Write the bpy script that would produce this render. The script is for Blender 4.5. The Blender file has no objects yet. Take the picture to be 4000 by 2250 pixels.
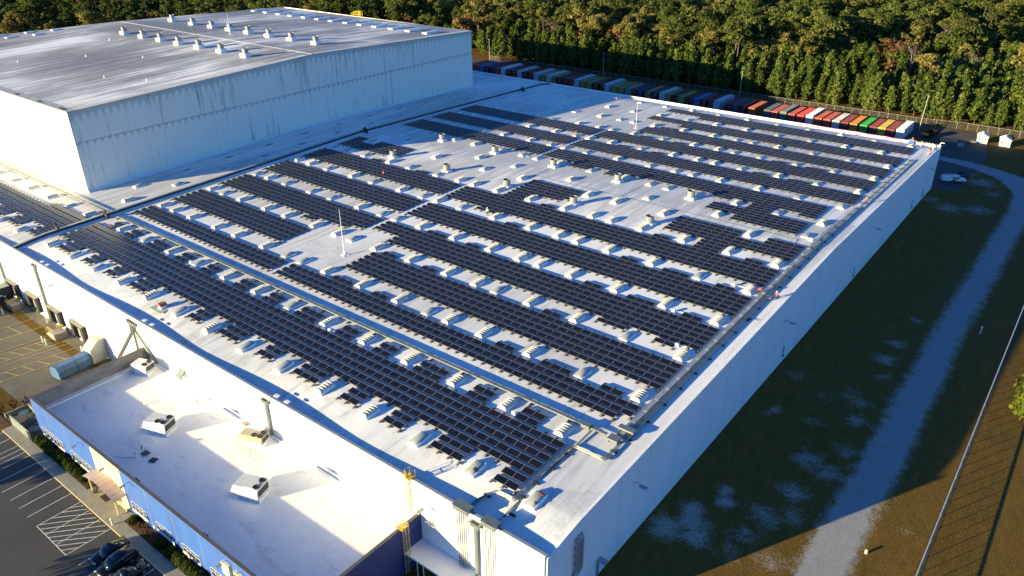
import bpy, bmesh, math, random
import numpy as np
from mathutils import Vector, Matrix
random.seed(7); rng = np.random.default_rng(7)
R = math.radians
S = 2.05                      # metres per layout unit
ZO = 5.85 * S                 # eave height of the warehouse roof
C = bpy.context.scene.collection
sc = bpy.context.scene

def W(x, y, z=0.0):           # layout units (roof eave at z=0) -> world metres
    return Vector((x * S, y * S, z * S + ZO))

# ------------------------------------------------------------------ materials
def nodes(name):
    m = bpy.data.materials.new(name); m.use_nodes = True
    nt = m.node_tree; b = nt.nodes['Principled BSDF']
    return m, nt, b
def N(nt, t, **kw):
    n = nt.nodes.new(t)
    for k, v in kw.items():
        if k.startswith('i_'):
            key = k[2:]; key = int(key) if key.isdigit() else key.replace('_', ' ')
            n.inputs[key].default_value = v
        else: setattr(n, k, v)
    return n
def L(nt, a, b): nt.links.new(a, b)
def rgb(c): return (c[0], c[1], c[2], 1.0)
def coords(nt, scale=(1, 1, 1), kind='Object', rot=(0, 0, 0)):
    tc = N(nt, 'ShaderNodeTexCoord'); mp = N(nt, 'ShaderNodeMapping')
    mp.inputs['Scale'].default_value = scale; mp.inputs['Rotation'].default_value = rot
    if kind == 'World':
        g = N(nt, 'ShaderNodeNewGeometry'); L(nt, g.outputs['Position'], mp.inputs['Vector'])
    else: L(nt, tc.outputs[kind], mp.inputs['Vector'])
    return mp.outputs['Vector']
def noise(nt, vec, scale, detail=4, rough=.55, dist=0):
    n = N(nt, 'ShaderNodeTexNoise'); n.inputs['Scale'].default_value = scale
    n.inputs['Detail'].default_value = detail; n.inputs['Roughness'].default_value = rough
    n.inputs['Distortion'].default_value = dist
    L(nt, vec, n.inputs['Vector']); return n.outputs['Fac']
def ramp(nt, fac, stops):
    r = N(nt, 'ShaderNodeValToRGB'); e = r.color_ramp.elements
    while len(e) < len(stops): e.new(.5)
    for k, (p, c) in enumerate(stops):
        e[k].position = p; e[k].color = rgb(c) if hasattr(c, '__len__') else (c, c, c, 1)
    L(nt, fac, r.inputs['Fac']); return r.outputs['Color']
def mix(nt, fac, a, b, mode='MIX'):
    m = N(nt, 'ShaderNodeMix', data_type='RGBA', blend_type=mode)
    if isinstance(fac, (int, float)): m.inputs[0].default_value = fac
    else: L(nt, fac, m.inputs[0])
    for k, v in ((6, a), (7, b)):
        if isinstance(v, (tuple, list)): m.inputs[k].default_value = rgb(v)
        else: L(nt, v, m.inputs[k])
    return m.outputs[2]
def math_(nt, op, a, b=None, clamp=False):
    m = N(nt, 'ShaderNodeMath', operation=op, use_clamp=clamp)
    for k, v in ((0, a), (1, b)):
        if v is None: continue
        if isinstance(v, (int, float)): m.inputs[k].default_value = v
        else: L(nt, v, m.inputs[k])
    return m.outputs[0]
def bump(nt, b, fac, strength=.3, dist=.05):
    n = N(nt, 'ShaderNodeBump'); n.inputs['Strength'].default_value = strength
    n.inputs['Distance'].default_value = dist
    L(nt, fac, n.inputs['Height']); L(nt, n.outputs['Normal'], b.inputs['Normal'])
def plain(name, c, rough=.6, metal=0, var=.12, scale=1.5, spec=None, vary_obj=0):
    m, nt, b = nodes(name)
    v = coords(nt); f = noise(nt, v, scale, 5)
    dark = tuple(x * (1 - var) for x in c); lite = tuple(min(1, x * (1 + var)) for x in c)
    col = ramp(nt, f, [(.3, dark), (.7, lite)])
    if vary_obj:
        oi = N(nt, 'ShaderNodeObjectInfo')
        k = math_(nt, 'MULTIPLY_ADD', oi.outputs['Random'], vary_obj); k.node.inputs[2].default_value = 1 - vary_obj / 2
        hs = N(nt, 'ShaderNodeHueSaturation'); L(nt, k, hs.inputs['Value']); L(nt, col, hs.inputs['Color']); col = hs.outputs['Color']
    L(nt, col, b.inputs['Base Color'])
    b.inputs['Roughness'].default_value = rough; b.inputs['Metallic'].default_value = metal
    if spec is not None: b.inputs['Specular IOR Level'].default_value = spec
    return m

# ------------------------------------------------------------------ mesh builder (metres)
class MB:
    def __init__(s): s.v = []; s.f = []; s.m = []
    def add(s, vs, fs, mi=0):
        o = len(s.v); s.v += [tuple(p) for p in vs]
        s.f += [tuple(i + o for i in f) for f in fs]; s.m += [mi] * len(fs)
        return s
    def box(s, c, d, mi=0, rz=0.0, M=None):
        hx, hy, hz = d[0] / 2, d[1] / 2, d[2] / 2
        ps = [Vector((x, y, z)) for z in (-hz, hz) for y in (-hy, hy) for x in (-hx, hx)]
        if rz: ps = [Matrix.Rotation(rz, 3, 'Z') @ p for p in ps]
        if M is not None: ps = [M @ p for p in ps]
        c = Vector(c); ps = [p + c for p in ps]
        return s.add(ps, [(0, 2, 3, 1), (4, 5, 7, 6), (0, 1, 5, 4), (2, 6, 7, 3), (0, 4, 6, 2), (1, 3, 7, 5)], mi)
    def span(s, a, b, mi=0):  # box between two corners
        a = Vector(a); b = Vector(b)
        return s.box((a + b) / 2, [abs(b[i] - a[i]) for i in range(3)], mi)
    def prism(s, poly, z0, z1, mi=0):
        n = len(poly)
        vs = [(p[0], p[1], z0) for p in poly] + [(p[0], p[1], z1) for p in poly]
        fs = [tuple(range(n - 1, -1, -1)), tuple(range(n, 2 * n))] + [(i, (i + 1) % n, n + (i + 1) % n, n + i) for i in range(n)]
        return s.add(vs, fs, mi)
    def extr(s, prof, axis, a, b, mi=0):  # profile of 2-d points swept along an axis ('x': (y,z), 'y': (x,z))
        n = len(prof)
        mk = (lambda p, t: (t, p[0], p[1])) if axis == 'x' else (lambda p, t: (p[0], t, p[1]))
        vs = [mk(p, a) for p in prof] + [mk(p, b) for p in prof]
        fs = [tuple(range(n)), tuple(range(2 * n - 1, n - 1, -1))] + [(i, n + i, n + (i + 1) % n, (i + 1) % n) for i in range(n)]
        return s.add(vs, fs, mi)
    def quad(s, a, b, c, d, mi=0): return s.add([a, b, c, d], [(0, 1, 2, 3)], mi)
    def tube(s, pts, r, n=6, mi=0, cap=True):
        pts = [Vector(p) for p in pts]; rs = r if hasattr(r, '__len__') else [r] * len(pts)
        o = len(s.v); prev = None
        for i, p in enumerate(pts):
            t = (pts[min(i + 1, len(pts) - 1)] - pts[max(i - 1, 0)]).normalized()
            u = t.cross(Vector((0, 0, 1)) if abs(t.z) < .9 else Vector((0, 1, 0))).normalized()
            if prev is not None and u.dot(prev) < 0 and abs(t.z) < .9: u = -u
            prev = u
            w = t.cross(u)
            for k in range(n):
                a = 2 * math.pi * k / n
                s.v.append(tuple(p + (u * math.cos(a) + w * math.sin(a)) * rs[i]))
        for i in range(len(pts) - 1):
            for k in range(n):
                s.f.append((o + i * n + k, o + i * n + (k + 1) % n, o + (i + 1) * n + (k + 1) % n, o + (i + 1) * n + k)); s.m.append(mi)
        if cap:
            s.f.append(tuple(o + k for k in range(n - 1, -1, -1))); s.m.append(mi)
            e = o + (len(pts) - 1) * n
            s.f.append(tuple(e + k for k in range(n))); s.m.append(mi)
        return s
    def lathe(s, prof, c=(0, 0, 0), n=16, mi=0):
        o = len(s.v)
        for r, z in prof:
            for k in range(n):
                a = 2 * math.pi * k / n; s.v.append((c[0] + r * math.cos(a), c[1] + r * math.sin(a), c[2] + z))
        for i in range(len(prof) - 1):
            for k in range(n):
                s.f.append((o + i * n + k, o + i * n + (k + 1) % n, o + (i + 1) * n + (k + 1) % n, o + (i + 1) * n + k)); s.m.append(mi)
        return s
    def build(s, name, mats, parent=None, loc=None, rz=0, smooth=False, bevel=0):
        me = bpy.data.meshes.new(name); me.from_pydata(s.v, [], s.f)
        if not isinstance(mats, (list, tuple)): mats = [mats]
        for m in mats: me.materials.append(m)
        if len(mats) > 1: me.polygons.foreach_set('material_index', s.m)
        if smooth: me.polygons.foreach_set('use_smooth', [True] * len(me.polygons))
        me.update()
        o = bpy.data.objects.new(name, me); C.objects.link(o)
        if parent is not None: o.parent = parent
        if loc is not None: o.location = loc
        o.rotation_euler[2] = rz
        if bevel:
            bm = o.modifiers.new('bevel', 'BEVEL'); bm.width = bevel; bm.segments = 2; bm.limit_method = 'ANGLE'
        return o

def tag(o, label=None, cat=None, group=None, kind=None):
    if label: o['label'] = label
    if cat: o['category'] = cat
    if group: o['group'] = group
    if kind: o['kind'] = kind
    return o
def empty(name, loc, label, cat, group=None, rz=0):
    o = bpy.data.objects.new(name, None); C.objects.link(o); o.location = loc; o.rotation_euler[2] = rz
    o.empty_display_size = .2
    return tag(o, label, cat, group)
def copy_tree(o, parent=None):
    c = o.copy(); C.objects.link(c)
    if parent is not None: c.parent = parent
    for ch in o.children: copy_tree(ch, c)
    return c
ORD = lambda n: '%d%s' % (n, 'th' if 10 <= n % 100 <= 20 else {1: 'st', 2: 'nd', 3: 'rd'}.get(n % 10, 'th'))
WORDS = ['first', 'second', 'third', 'fourth', 'fifth', 'sixth', 'seventh', 'eighth', 'ninth', 'tenth', 'eleventh', 'twelfth', 'thirteenth', 'fourteenth', 'fifteenth', 'sixteenth', 'seventeenth', 'eighteenth', 'nineteenth', 'twentieth']
OW = lambda n: WORDS[n - 1] if n <= 20 else ORD(n)

# ------------------------------------------------------------------ camera, sun, sky
cam = bpy.data.cameras.new('camera'); co = bpy.data.objects.new('camera', cam); C.objects.link(co)
pitch, yaw, roll, foc = 4.75226468e-01, 6.67755816e-01, -8.06324592e-03, 3006.98728
F = Vector((-math.sin(yaw) * math.cos(pitch), math.cos(yaw) * math.cos(pitch), -math.sin(pitch)))
Rt = Vector((math.cos(yaw), math.sin(yaw), 0)); Up = Rt.cross(F)
r2 = Rt * math.cos(roll) + Up * math.sin(roll); u2 = -Rt * math.sin(roll) + Up * math.cos(roll)
M = Matrix.Identity(4)
for i in range(3): M[i][0] = r2[i]; M[i][1] = u2[i]; M[i][2] = -F[i]
M.translation = W(16.3515444, -23.3613223, 30.0)
co.matrix_world = M
cam.sensor_width = 36; cam.lens = foc / 4000 * 36; cam.clip_end = 5000; cam.clip_start = 1
sc.camera = co
SUN_EL, SUN_AZ = R(10.9), R(62.0)         # light travels towards (cos az, sin az)
sd = Vector((math.cos(SUN_AZ) * math.cos(SUN_EL), math.sin(SUN_AZ) * math.cos(SUN_EL), -math.sin(SUN_EL)))
sl = bpy.data.lights.new('sun', 'SUN'); sl.energy = 5.0; sl.angle = R(.5); sl.color = (1.0, .83, .45)
so = bpy.data.objects.new('sun', sl); C.objects.link(so); so.rotation_euler = sd.to_track_quat('-Z', 'Y').to_euler()
w = bpy.data.worlds.new('World'); sc.world = w; w.use_nodes = True
nt = w.node_tree; sky = N(nt, 'ShaderNodeTexSky', sky_type='NISHITA', sun_disc=False)
sky.sun_elevation = SUN_EL; sky.sun_rotation = math.atan2(-sd.x, -sd.y)
sky.ozone_density = 7.0; sky.dust_density = 0.0; sky.air_density = .8
bg = nt.nodes['Background']; L(nt, sky.outputs[0], bg.inputs[0]); bg.inputs[1].default_value = .098
sc.view_settings.view_transform = 'Standard'; sc.view_settings.look = 'None'
sc.view_settings.exposure = 1.55; sc.view_settings.gamma = 1
sc.cycles.max_bounces = 6; sc.cycles.transparent_max_bounces = 12

# ================================================================== materials of the place
def roof_material():
    m, nt, b = nodes('white_roof_membrane')
    # long dirt streaks that run down the slope (along Y), stronger on the far half
    g = N(nt, 'ShaderNodeNewGeometry'); sep = N(nt, 'ShaderNodeSeparateXYZ'); L(nt, g.outputs['Position'], sep.inputs[0])
    v1 = coords(nt, (.75, .045, 1), 'World', (0, 0, R(4))); v2 = coords(nt, (.05, .03, 1), 'World'); v3 = coords(nt, (1, 1, 1), 'World')
    st = noise(nt, v1, 1.0, 6, .62, .4); big = noise(nt, v2, .55, 4, .5); fine = noise(nt, v3, .9, 6, .65)
    far = math_(nt, 'MULTIPLY_ADD', sep.outputs['Y'], .0052); far.node.inputs[2].default_value = -.30
    left = math_(nt, 'MULTIPLY_ADD', sep.outputs['X'], -.0016); left.node.inputs[2].default_value = -.06
    far = math_(nt, 'MAXIMUM', math_(nt, 'ADD', far, left), 0.0); far = math_(nt, 'MINIMUM', far, .13)
    s1 = math_(nt, 'ADD', math_(nt, 'ADD', st, far), math_(nt, 'MULTIPLY', math_(nt, 'SUBTRACT', big, .5), .5))
    dirt = ramp(nt, s1, [(.52, 0), (.66, .65), (.85, 1)])
    grey = ramp(nt, big, [(.42, (.80, .80, .79)), (.60, (.66, .66, .655))])
    base = mix(nt, math_(nt, 'MULTIPLY', dirt, .72), grey, (.36, .36, .36))
    # jagged grey pond marks just behind the ridge line, right part
    dy = math_(nt, 'SUBTRACT', sep.outputs['Y'], 45.0 * S)
    jag = noise(nt, coords(nt, (.5, .07, 1), 'World'), 1.3, 5, .6)
    lim = math_(nt, 'MULTIPLY', jag, 15.0)
    band = math_(nt, 'MULTIPLY', math_(nt, 'GREATER_THAN', dy, math_(nt, 'SUBTRACT', 11.0, lim)), math_(nt, 'LESS_THAN', dy, 14.0))
    band = math_(nt, 'MULTIPLY', band, math_(nt, 'MULTIPLY', math_(nt, 'GREATER_THAN', dy, 1.2), math_(nt, 'GREATER_THAN', sep.outputs['X'], -112.0)))
    base = mix(nt, math_(nt, 'MULTIPLY', band, .55), base, (.47, .47, .475))
    # dried puddle marks
    pv = coords(nt, (.06, .05, 1), 'World'); pu = noise(nt, pv, 1.4, 5, .6); puf = ramp(nt, math_(nt, 'ADD', pu, math_(nt, 'MULTIPLY', math_(nt, 'SUBTRACT', fine, .5), .35)), [(.60, 0), (.64, .45), (.70, .15)])
    base = mix(nt, puf, base, (.42, .42, .43))
    sm = ramp(nt, fine, [(.3, (.93, .93, .93)), (.65, (1, 1, 1))])
    base = mix(nt, 1.0, base, sm, 'MULTIPLY')
    # membrane seams every 3 m along Y
    wv = math_(nt, 'FRACT', math_(nt, 'MULTIPLY', sep.outputs['Y'], 1 / 3.05)); seam = math_(nt, 'LESS_THAN', wv, .02)
    base = mix(nt, math_(nt, 'MULTIPLY', seam, .10), base, (.3, .3, .3))
    L(nt, base, b.inputs['Base Color']); b.inputs['Roughness'].default_value = .55
    bump(nt, b, fine, .12, .05)
    return m
def tower_roof_material():
    m, nt, b = nodes('streaked_grey_roof')
    v1 = coords(nt, (.8, .010, 1), 'World'); st = noise(nt, v1, 1.0, 8, .72, .2)
    big = noise(nt, coords(nt, (.05, .008, 1), 'World'), .8, 4, .5); fine = noise(nt, coords(nt, (1, .25, 1), 'World'), 1.5, 4, .6)
    s = math_(nt, 'ADD', st, math_(nt, 'MULTIPLY', math_(nt, 'SUBTRACT', big, .5), .9))
    col = ramp(nt, s, [(.36, (.16, .16, .165)), (.47, (.27, .27, .275)), (.54, (.36, .36, .36)), (.60, (.62, .62, .62)), (.68, (.82, .82, .82))])
    col = mix(nt, .12, col, ramp(nt, fine, [(.3, (.25, .25, .25)), (.7, (.75, .75, .75))]))
    L(nt, col, b.inputs['Base Color']); b.inputs['Roughness'].default_value = .6
    return m
def tower_wall_material():
    m, nt, b = nodes('stained_white_wall_panel')
    tc = N(nt, 'ShaderNodeNewGeometry'); sep = N(nt, 'ShaderNodeSeparateXYZ'); L(nt, tc.outputs['Position'], sep.inputs[0])
    hv = N(nt, 'ShaderNodeCombineXYZ'); L(nt, math_(nt, 'ADD', sep.outputs['X'], sep.outputs['Y']), hv.inputs[0]); L(nt, sep.outputs['Z'], hv.inputs[1])
    mp = N(nt, 'ShaderNodeMapping'); mp.inputs['Scale'].default_value = (.9, .035, 1); L(nt, hv.outputs[0], mp.inputs[0])
    st = noise(nt, mp.outputs[0], 1.3, 5, .6)
    mp2 = N(nt, 'ShaderNodeMapping'); mp2.inputs['Scale'].default_value = (.12, .06, 1); L(nt, hv.outputs[0], mp2.inputs[0])
    big = noise(nt, mp2.outputs[0], 1, 4, .5)
    drip = ramp(nt, math_(nt, 'ADD', st, math_(nt, 'MULTIPLY', math_(nt, 'SUBTRACT', big, .5), .35)), [(.585, 0), (.66, .55), (.76, 1)])
    # scalloped dirt hanging under the eave and under the mid joint, one scallop per metal panel
    per = math_(nt, 'FRACT', math_(nt, 'MULTIPLY', math_(nt, 'ADD', sep.outputs['X'], sep.outputs['Y']), 1 / 1.75))
    par = math_(nt, 'ABSOLUTE', math_(nt, 'SUBTRACT', per, .5))
    depth = math_(nt, 'MULTIPLY', math_(nt, 'POWER', math_(nt, 'MULTIPLY', par, 2.0), 2.5), 2.1)
    nz = math_(nt, 'MULTIPLY', big, 1.6)
    # eave height follows the gable: z = eave - slope * |y - ridge|
    sl_ = math_(nt, 'MULTIPLY', math_(nt, 'ABSOLUTE', math_(nt, 'SUBTRACT', sep.outputs['Y'], 44.8 * S)), 1.15 / 33.15)
    top = math_(nt, 'SUBTRACT', (10.52 * S + ZO), sl_)
    below = math_(nt, 'SUBTRACT', top, sep.outputs['Z'])
    e1 = math_(nt, 'LESS_THAN', below, math_(nt, 'ADD', math_(nt, 'ADD', depth, .35), nz))
    e1 = math_(nt, 'MULTIPLY', e1, math_(nt, 'SUBTRACT', 1.0, math_(nt, 'MULTIPLY', below, .22)), True)
    b2 = math_(nt, 'SUBTRACT', 5.93 * S + ZO, sep.outputs['Z'])
    e2 = math_(nt, 'MULTIPLY', math_(nt, 'LESS_THAN', b2, math_(nt, 'ADD', math_(nt, 'MULTIPLY', depth, .6), .15)), math_(nt, 'GREATER_THAN', b2, -.02))
    e2 = math_(nt, 'MULTIPLY', e2, math_(nt, 'SUBTRACT', 1.0, math_(nt, 'MULTIPLY', b2, .4)), True)
    jo = math_(nt, 'LESS_THAN', math_(nt, 'ABSOLUTE', b2), .09)
    panel = math_(nt, 'LESS_THAN', math_(nt, 'FRACT', math_(nt, 'MULTIPLY', math_(nt, 'ADD', sep.outputs['X'], sep.outputs['Y']), 1 / 1.1)), .05)
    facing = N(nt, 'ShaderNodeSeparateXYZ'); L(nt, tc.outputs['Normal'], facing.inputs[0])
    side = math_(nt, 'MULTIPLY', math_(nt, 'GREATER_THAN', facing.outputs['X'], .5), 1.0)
    col = mix(nt, math_(nt, 'MULTIPLY', drip, .85), (.80, .77, .66), (.20, .21, .17))
    dirt = math_(nt, 'MAXIMUM', e1, e2); dirt = math_(nt, 'MAXIMUM', dirt, math_(nt, 'MULTIPLY', jo, .7))
    col = mix(nt, math_(nt, 'MULTIPLY', dirt, .62), col, (.27, .29, .27))
    col = mix(nt, math_(nt, 'MULTIPLY', panel, .10), col, (.2, .2, .2))
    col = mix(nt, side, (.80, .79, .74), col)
    L(nt, col, b.inputs['Base Color']); b.inputs['Roughness'].default_value = .55
    return m
def wall_white():
    m, nt, b = nodes('white_painted_concrete')
    f = noise(nt, coords(nt, (.6, .6, .08), 'World'), .6, 5, .6); g = noise(nt, coords(nt, (1, 1, 1), 'World'), 2, 4)
    c = mix(nt, .3, ramp(nt, f, [(.3, (.74, .74, .73)), (.7, (.82, .82, .81))]), ramp(nt, g, [(.3, (.75, .75, .75)), (.7, (.82, .82, .82))]))
    L(nt, c, b.inputs['Base Color']); b.inputs['Roughness'].default_value = .6
    return m
def paint(name, c):
    m, nt, b = nodes(name)
    f = noise(nt, coords(nt, (.35, .35, .12), 'World'), 1.0, 5, .6)
    L(nt, ramp(nt, f, [(.3, tuple(x * .88 for x in c)), (.7, tuple(x * 1.14 for x in c))]), b.inputs['Base Color'])
    b.inputs['Roughness'].default_value = .5; return m
def annex_roof_material():
    m, nt, b = nodes('annex_roof_coating')
    f = noise(nt, coords(nt, (.12, .3, 1), 'World', (0, 0, R(30))), 1.2, 6, .65, .2); g = noise(nt, coords(nt, (1, 1, 1), 'World'), .7, 5)
    c = mix(nt, ramp(nt, f, [(.57, 0), (.62, .5), (.68, 0)]), ramp(nt, g, [(.3, (.74, .735, .72)), (.7, (.82, .815, .80))]), (.46, .46, .48))
    L(nt, c, b.inputs['Base Color']); b.inputs['Roughness'].default_value = .6; return m

M_roof = roof_material(); M_troof = tower_roof_material(); M_twall = tower_wall_material(); M_white = wall_white()
M_aroof = annex_roof_material()
M_blue = paint('blue_facade_paint', (.035, .105, .36)); M_navy = paint('shaded_blue_wall_paint', (.03, .042, .16)); M_cream = paint('cream_entrance_paint', (.72, .64, .36))  # annex side wall: the blue paint darkened, its shade put into the colour
M_trimw = plain('white_trim', (.78, .78, .77), .4); M_coping = plain('grey_metal_coping', (.33, .35, .36), .45, .3)
M_conc = plain('weathered_concrete', (.235, .22, .18), .8, 0, .3, .6)
M_glass = plain('dark_window_glass', (.012, .014, .018), .08, 0, .1, 1, .6)
M_galv = plain('galvanised_steel', (.20, .225, .215), .45, .45, .15, 2)
M_dark = plain('black_rubber', (.018, .018, .02), .6, 0, .2, 4)
M_block = plain('concrete_ballast', (.24, .20, .16), .8, 0, .2, 5)
M_deck = plain('dark_flashing', (.05, .055, .05), .7, 0, .3, .8)
M_ylw = plain('yellow_paint', (.55, .38, .03), .5, 0, .2)
M_pipe = plain('grey_pvc_pipe', (.20, .21, .21), .45, 0, .12)

# ================================================================== warehouse
RIDGE = 44.27
def tent(y): return 1.05 * (1 - abs(y - RIDGE) / RIDGE)
def dip(x): return .17 + .15 * (1 + math.cos(2 * math.pi * (x + 5.2) / 17.8)) * 1.0
def roofz(x, y):
    z = tent(y)
    if y < 3.2: z -= dip(x) * (1 - y / 3.2) ** 1.2
    if y > 85.5: z -= .30 * ((y - 85.5) / 3.05)
    return z
wh = empty('warehouse', W(0, 0, -5.85), 'vast low white warehouse under a gently ridged roof full of solar panels', 'warehouse')
def child(o, p):
    o.parent = p; o.matrix_parent_inverse = Matrix.Translation(-p.location); return o
XL = -150.0
xs = list(np.arange(XL, -0.5, 1.5)) + [-.35, 0]; ys = list(np.arange(.14, 3.4, .4)) + list(np.arange(4, 85, 2.0)) + [RIDGE] + list(np.arange(85.5, 88.5, .6)) + [88.4]
ys = sorted(set(round(float(y), 3) for y in ys)); mb = MB()
mb.v = [tuple(W(x, y, roofz(x, y) + (0 if x > -.36 else 0))) for x in xs for y in ys]
ny = len(ys)
mb.f = [(i * ny + j, (i + 1) * ny + j, (i + 1) * ny + j + 1, i * ny + j + 1) for i in range(len(xs) - 1) for j in range(ny - 1)]; mb.m = [0] * len(mb.f)
child(mb.build('roof', M_roof, smooth=True), wh)
# walls: front, right (gable follows the roof), back
mb = MB(); prof = [(0.0, -5.85)] + [(y, roofz(0, y) - .004) for y in ys] + [(88.55, roofz(0, 88.4) - .004), (88.55, -5.85)]
prof = [(p[0] * S, p[1] * S + ZO) for p in prof]
mb.extr(prof, 'x', -.12 * S, 0)
child(mb.build('side_wall', M_white), wh)
mb = MB(); mb.span(W(XL, 0, -6.6), W(-.121, .13, -.001)); child(mb.build('front_wall', M_white), wh)
mb = MB(); mb.span(W(XL, 88.42, -5.9), W(-.121, 88.55, -.004)); child(mb.build('back_wall', M_white), wh)
mb = MB(); mb.span(W(XL, -.02, .0), W(.02, .17, .028)); child(mb.build('parapet_coping', M_coping), wh)
mb = MB(); mb.span(W(XL, 88.4, .0), W(0.0, 88.6, .05)); child(mb.build('back_coping', M_trimw), wh)
mb = MB()                                                   # gravel stop along the right edge, following the gable
for i in range(len(ys) - 1):
    a, b_ = ys[i], ys[i + 1]
    pa, pb = roofz(0, a), roofz(0, b_)
    for (x0, x1, h) in ((-.14, .02, .03),):
        vs = [W(x0, a, pa + .004), W(x1, a, pa + .004), W(x1, b_, pb + .004), W(x0, b_, pb + .004), W(x0, a, pa + h), W(x1, a, pa + h), W(x1, b_, pb + h), W(x0, b_, pb + h)]
        mb.add(vs, [(4, 5, 6, 7), (0, 1, 5, 4), (1, 2, 6, 5), (3, 0, 4, 7)])
child(mb.build('edge_trim', M_trimw), wh)
# roof divider wall
mb = MB()
for i in range(60):
    a, b_ = .3 + i * 88.1 / 60, .3 + (i + 1) * 88.1 / 60 - .004
    za, zb = roofz(-63, a), roofz(-63, b_)
    for (x0, x1, h0, h1, mi) in ((-63.34, -63.10, -.05, .30, 0), (-63.38, -63.06, .301, .335, 1), (-63.09, -62.7, -.05, .075, 2)):
        vs = [W(x, y, z) for (y, zz) in ((a, za), (b_, zb)) for (x, z) in ((x0, zz + h0), (x1, zz + h0), (x1, zz + h1), (x0, zz + h1))]
        mb.add(vs, [(0, 3, 2, 1), (4, 5, 6, 7), (0, 1, 5, 4), (1, 2, 6, 5), (2, 3, 7, 6), (3, 0, 4, 7)], mi)
child(mb.build('fire_divider', [M_deck, M_coping, M_trimw]), wh)
# ridge cable
mb = MB(); mb.tube([W(-34, 44.6, 1.07), W(-3.4, 44.6, 1.07)], .035, 5)
for k in range(18): mb.box(W(-34 + k * 1.78, 44.6, 1.05), (.28, .16, .1))
mb.tube([W(-34, 44.6, 1.07), W(-33.9, 52, .93)], .035, 5); mb.tube([W(-22.4, 44.6, 1.08), W(-22.4, 51, .93)], .035, 5); mb.tube([W(-3.4, 44.6, 1.07), W(-3.2, 43.2, 1.05), W(-1.9, 43.2, 1.05)], .035, 5)
child(mb.build('ridge_cable', M_galv), wh)
# tall inset slots and downspouts and wall lamps on the front wall
for x in (-61.5, -57.0, -52.5, -47.93, -43.5, -7.58, -66, -70.5):
    mb = MB()
    for dx in (0, .74): mb.span(W(x + dx, -.012, -2.46), W(x + dx + .05, -.001, -1.06))
    mb.span(W(x, -.012, -2.5), W(x + 1.05, -.001, -2.47))
    child(mb.build('louvre_slot', M_coping), wh)
def scupper(x, wid=.62):
    mb = MB(); mb.span(W(x, -.26, -.62), W(x + wid, -.011, -.36)); mb.span(W(x - .06, -.30, -.36), W(x + wid + .06, -.012, -.33)); mb.span(W(x + .06, -.24, -.3285), W(x + wid - .06, -.05, -.324), 1)
    return mb
for x, z1 in ((-4.92, -4.3), (-58.75, -6.5), (-68.1, -6.5), (-23.6, -3.35)):
    mb = scupper(x); mb.box((W(x + .31, -.13, -.62) + W(x + .31, -.13, z1)) / 2, (.38, .34, (-.62 - z1) * S), 0)
    child(mb.build('downspout', [M_galv, M_dark]), wh)
mb = scupper(-41.45, 1.2)
mb.tube([W(-41.2, -.14, -.6), W(-41.2, -.14, -1.4), W(-45.1, -.14, -5.3), W(-45.1, -.14, -6.4)], .2, 8); mb.tube([W(-40.85, -.14, -.6), W(-40.85, -.14, -3.3)], .2, 8); mb.tube([W(-40.4, -.14, -.6), W(-40.4, -.14, -1.2), W(-38.1, -.14, -3.35)], .2, 8)
child(mb.build('downspout', [M_galv, M_dark]), wh)
def wall_lamp(p, out, parent, s=1.0, drop=-.25):
    out = Vector(out); side = out.cross(Vector((0, 0, 1)))
    mb = MB(); p = Vector(p)
    mb.tube([p + out * .02, p + out * .5 * s + Vector((0, 0, .35 * s)), p + out * 1.1 * s + Vector((0, 0, .15 * s))], .05 * s, 6)
    q = p + out * 1.3 * s + Vector((0, 0, .08 * s)); mm = Matrix((side, out, Vector((0, 0, 1)))).transposed()
    mb.box(q, (.45 * s, .85 * s, .16 * s), 0, 0, mm); mb.box(q + Vector((0, 0, -.1 * s)), (.36 * s, .6 * s, .03), 1, 0, mm)
    return child(mb.build('wall_lamp', [M_coping, M_trimw]), parent)
for y, z in ((8.84, -1.33), (33.24, -1.33), (57.9, -1.36), (81.8, -1.3)): wall_lamp(W(0.0, y, z), (1, 0, 0), wh, 1.1)
for x, z in ((-54, -1.0), (-8.3, -1.25)): wall_lamp(W(x, 0, z), (0, -1, 0), wh, 1.1)
for y, z in ((34.3, -4.7), (53.9, -4.85), (77.1, -4.6), (82.7, -4.7)):
    mb = MB(); mb.box(W(.05, y, z), (.12, .12, 2.2)); mb.box(W(.09, y + .03, z - .45), (.25, .5, .4)); child(mb.build('wall_conduit', M_coping), wh)
mb = MB()                                                     # pipes climbing the right wall near the corner
for k, y in enumerate((2.6, 2.78, 3.0, 3.22)):
    mb.tube([W(-.15, y + .05, .05 * 0 - .95 + .1), W(.1, y, -.9), W(.17, y, -1.15), W(.17, y, -3.3), W(.17, y - .45, -3.6), W(.17, y - 1.6, -4.6)], .10 + .04 * (k % 2), 8)
for z in (-1.5, -2.1, -2.7): mb.box(W(.1, 2.92, z), (.2, 1.7, .08))
child(mb.build('wall_pipes', M_coping), wh)
mb = MB(); mb.span(W(.003, 5.05, -5.84), W(.02, 5.4, -4.5)); mb.span(W(.003, 5.0, -4.5), W(.6, 5.45, -4.46)); child(mb.build('side_door', M_coping), wh)
mb = MB()
for y in (7.4, 10.9, 14.6, 18.4, 22.2, 26, 29.8, 33.6, 37.4, 41.2, 45, 48.8, 52.6, 56.4, 60.2, 64, 67.8, 71.6, 75.4, 79.2, 83): mb.span(W(.0015, y, -5.8), W(.004, y + .012, roofz(0, y) - .1))
for x in (-9.1, -13.5, -18, -22.4, -26.8, -31.2, -35.7, -46.3, -50.2, -54.7, -59.5, -63.9, -68.3): mb.span(W(x, -.004, -5.8), W(x + .012, -.0015, -.05))
child(mb.build('wall_seam', M_coping), wh)
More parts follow.
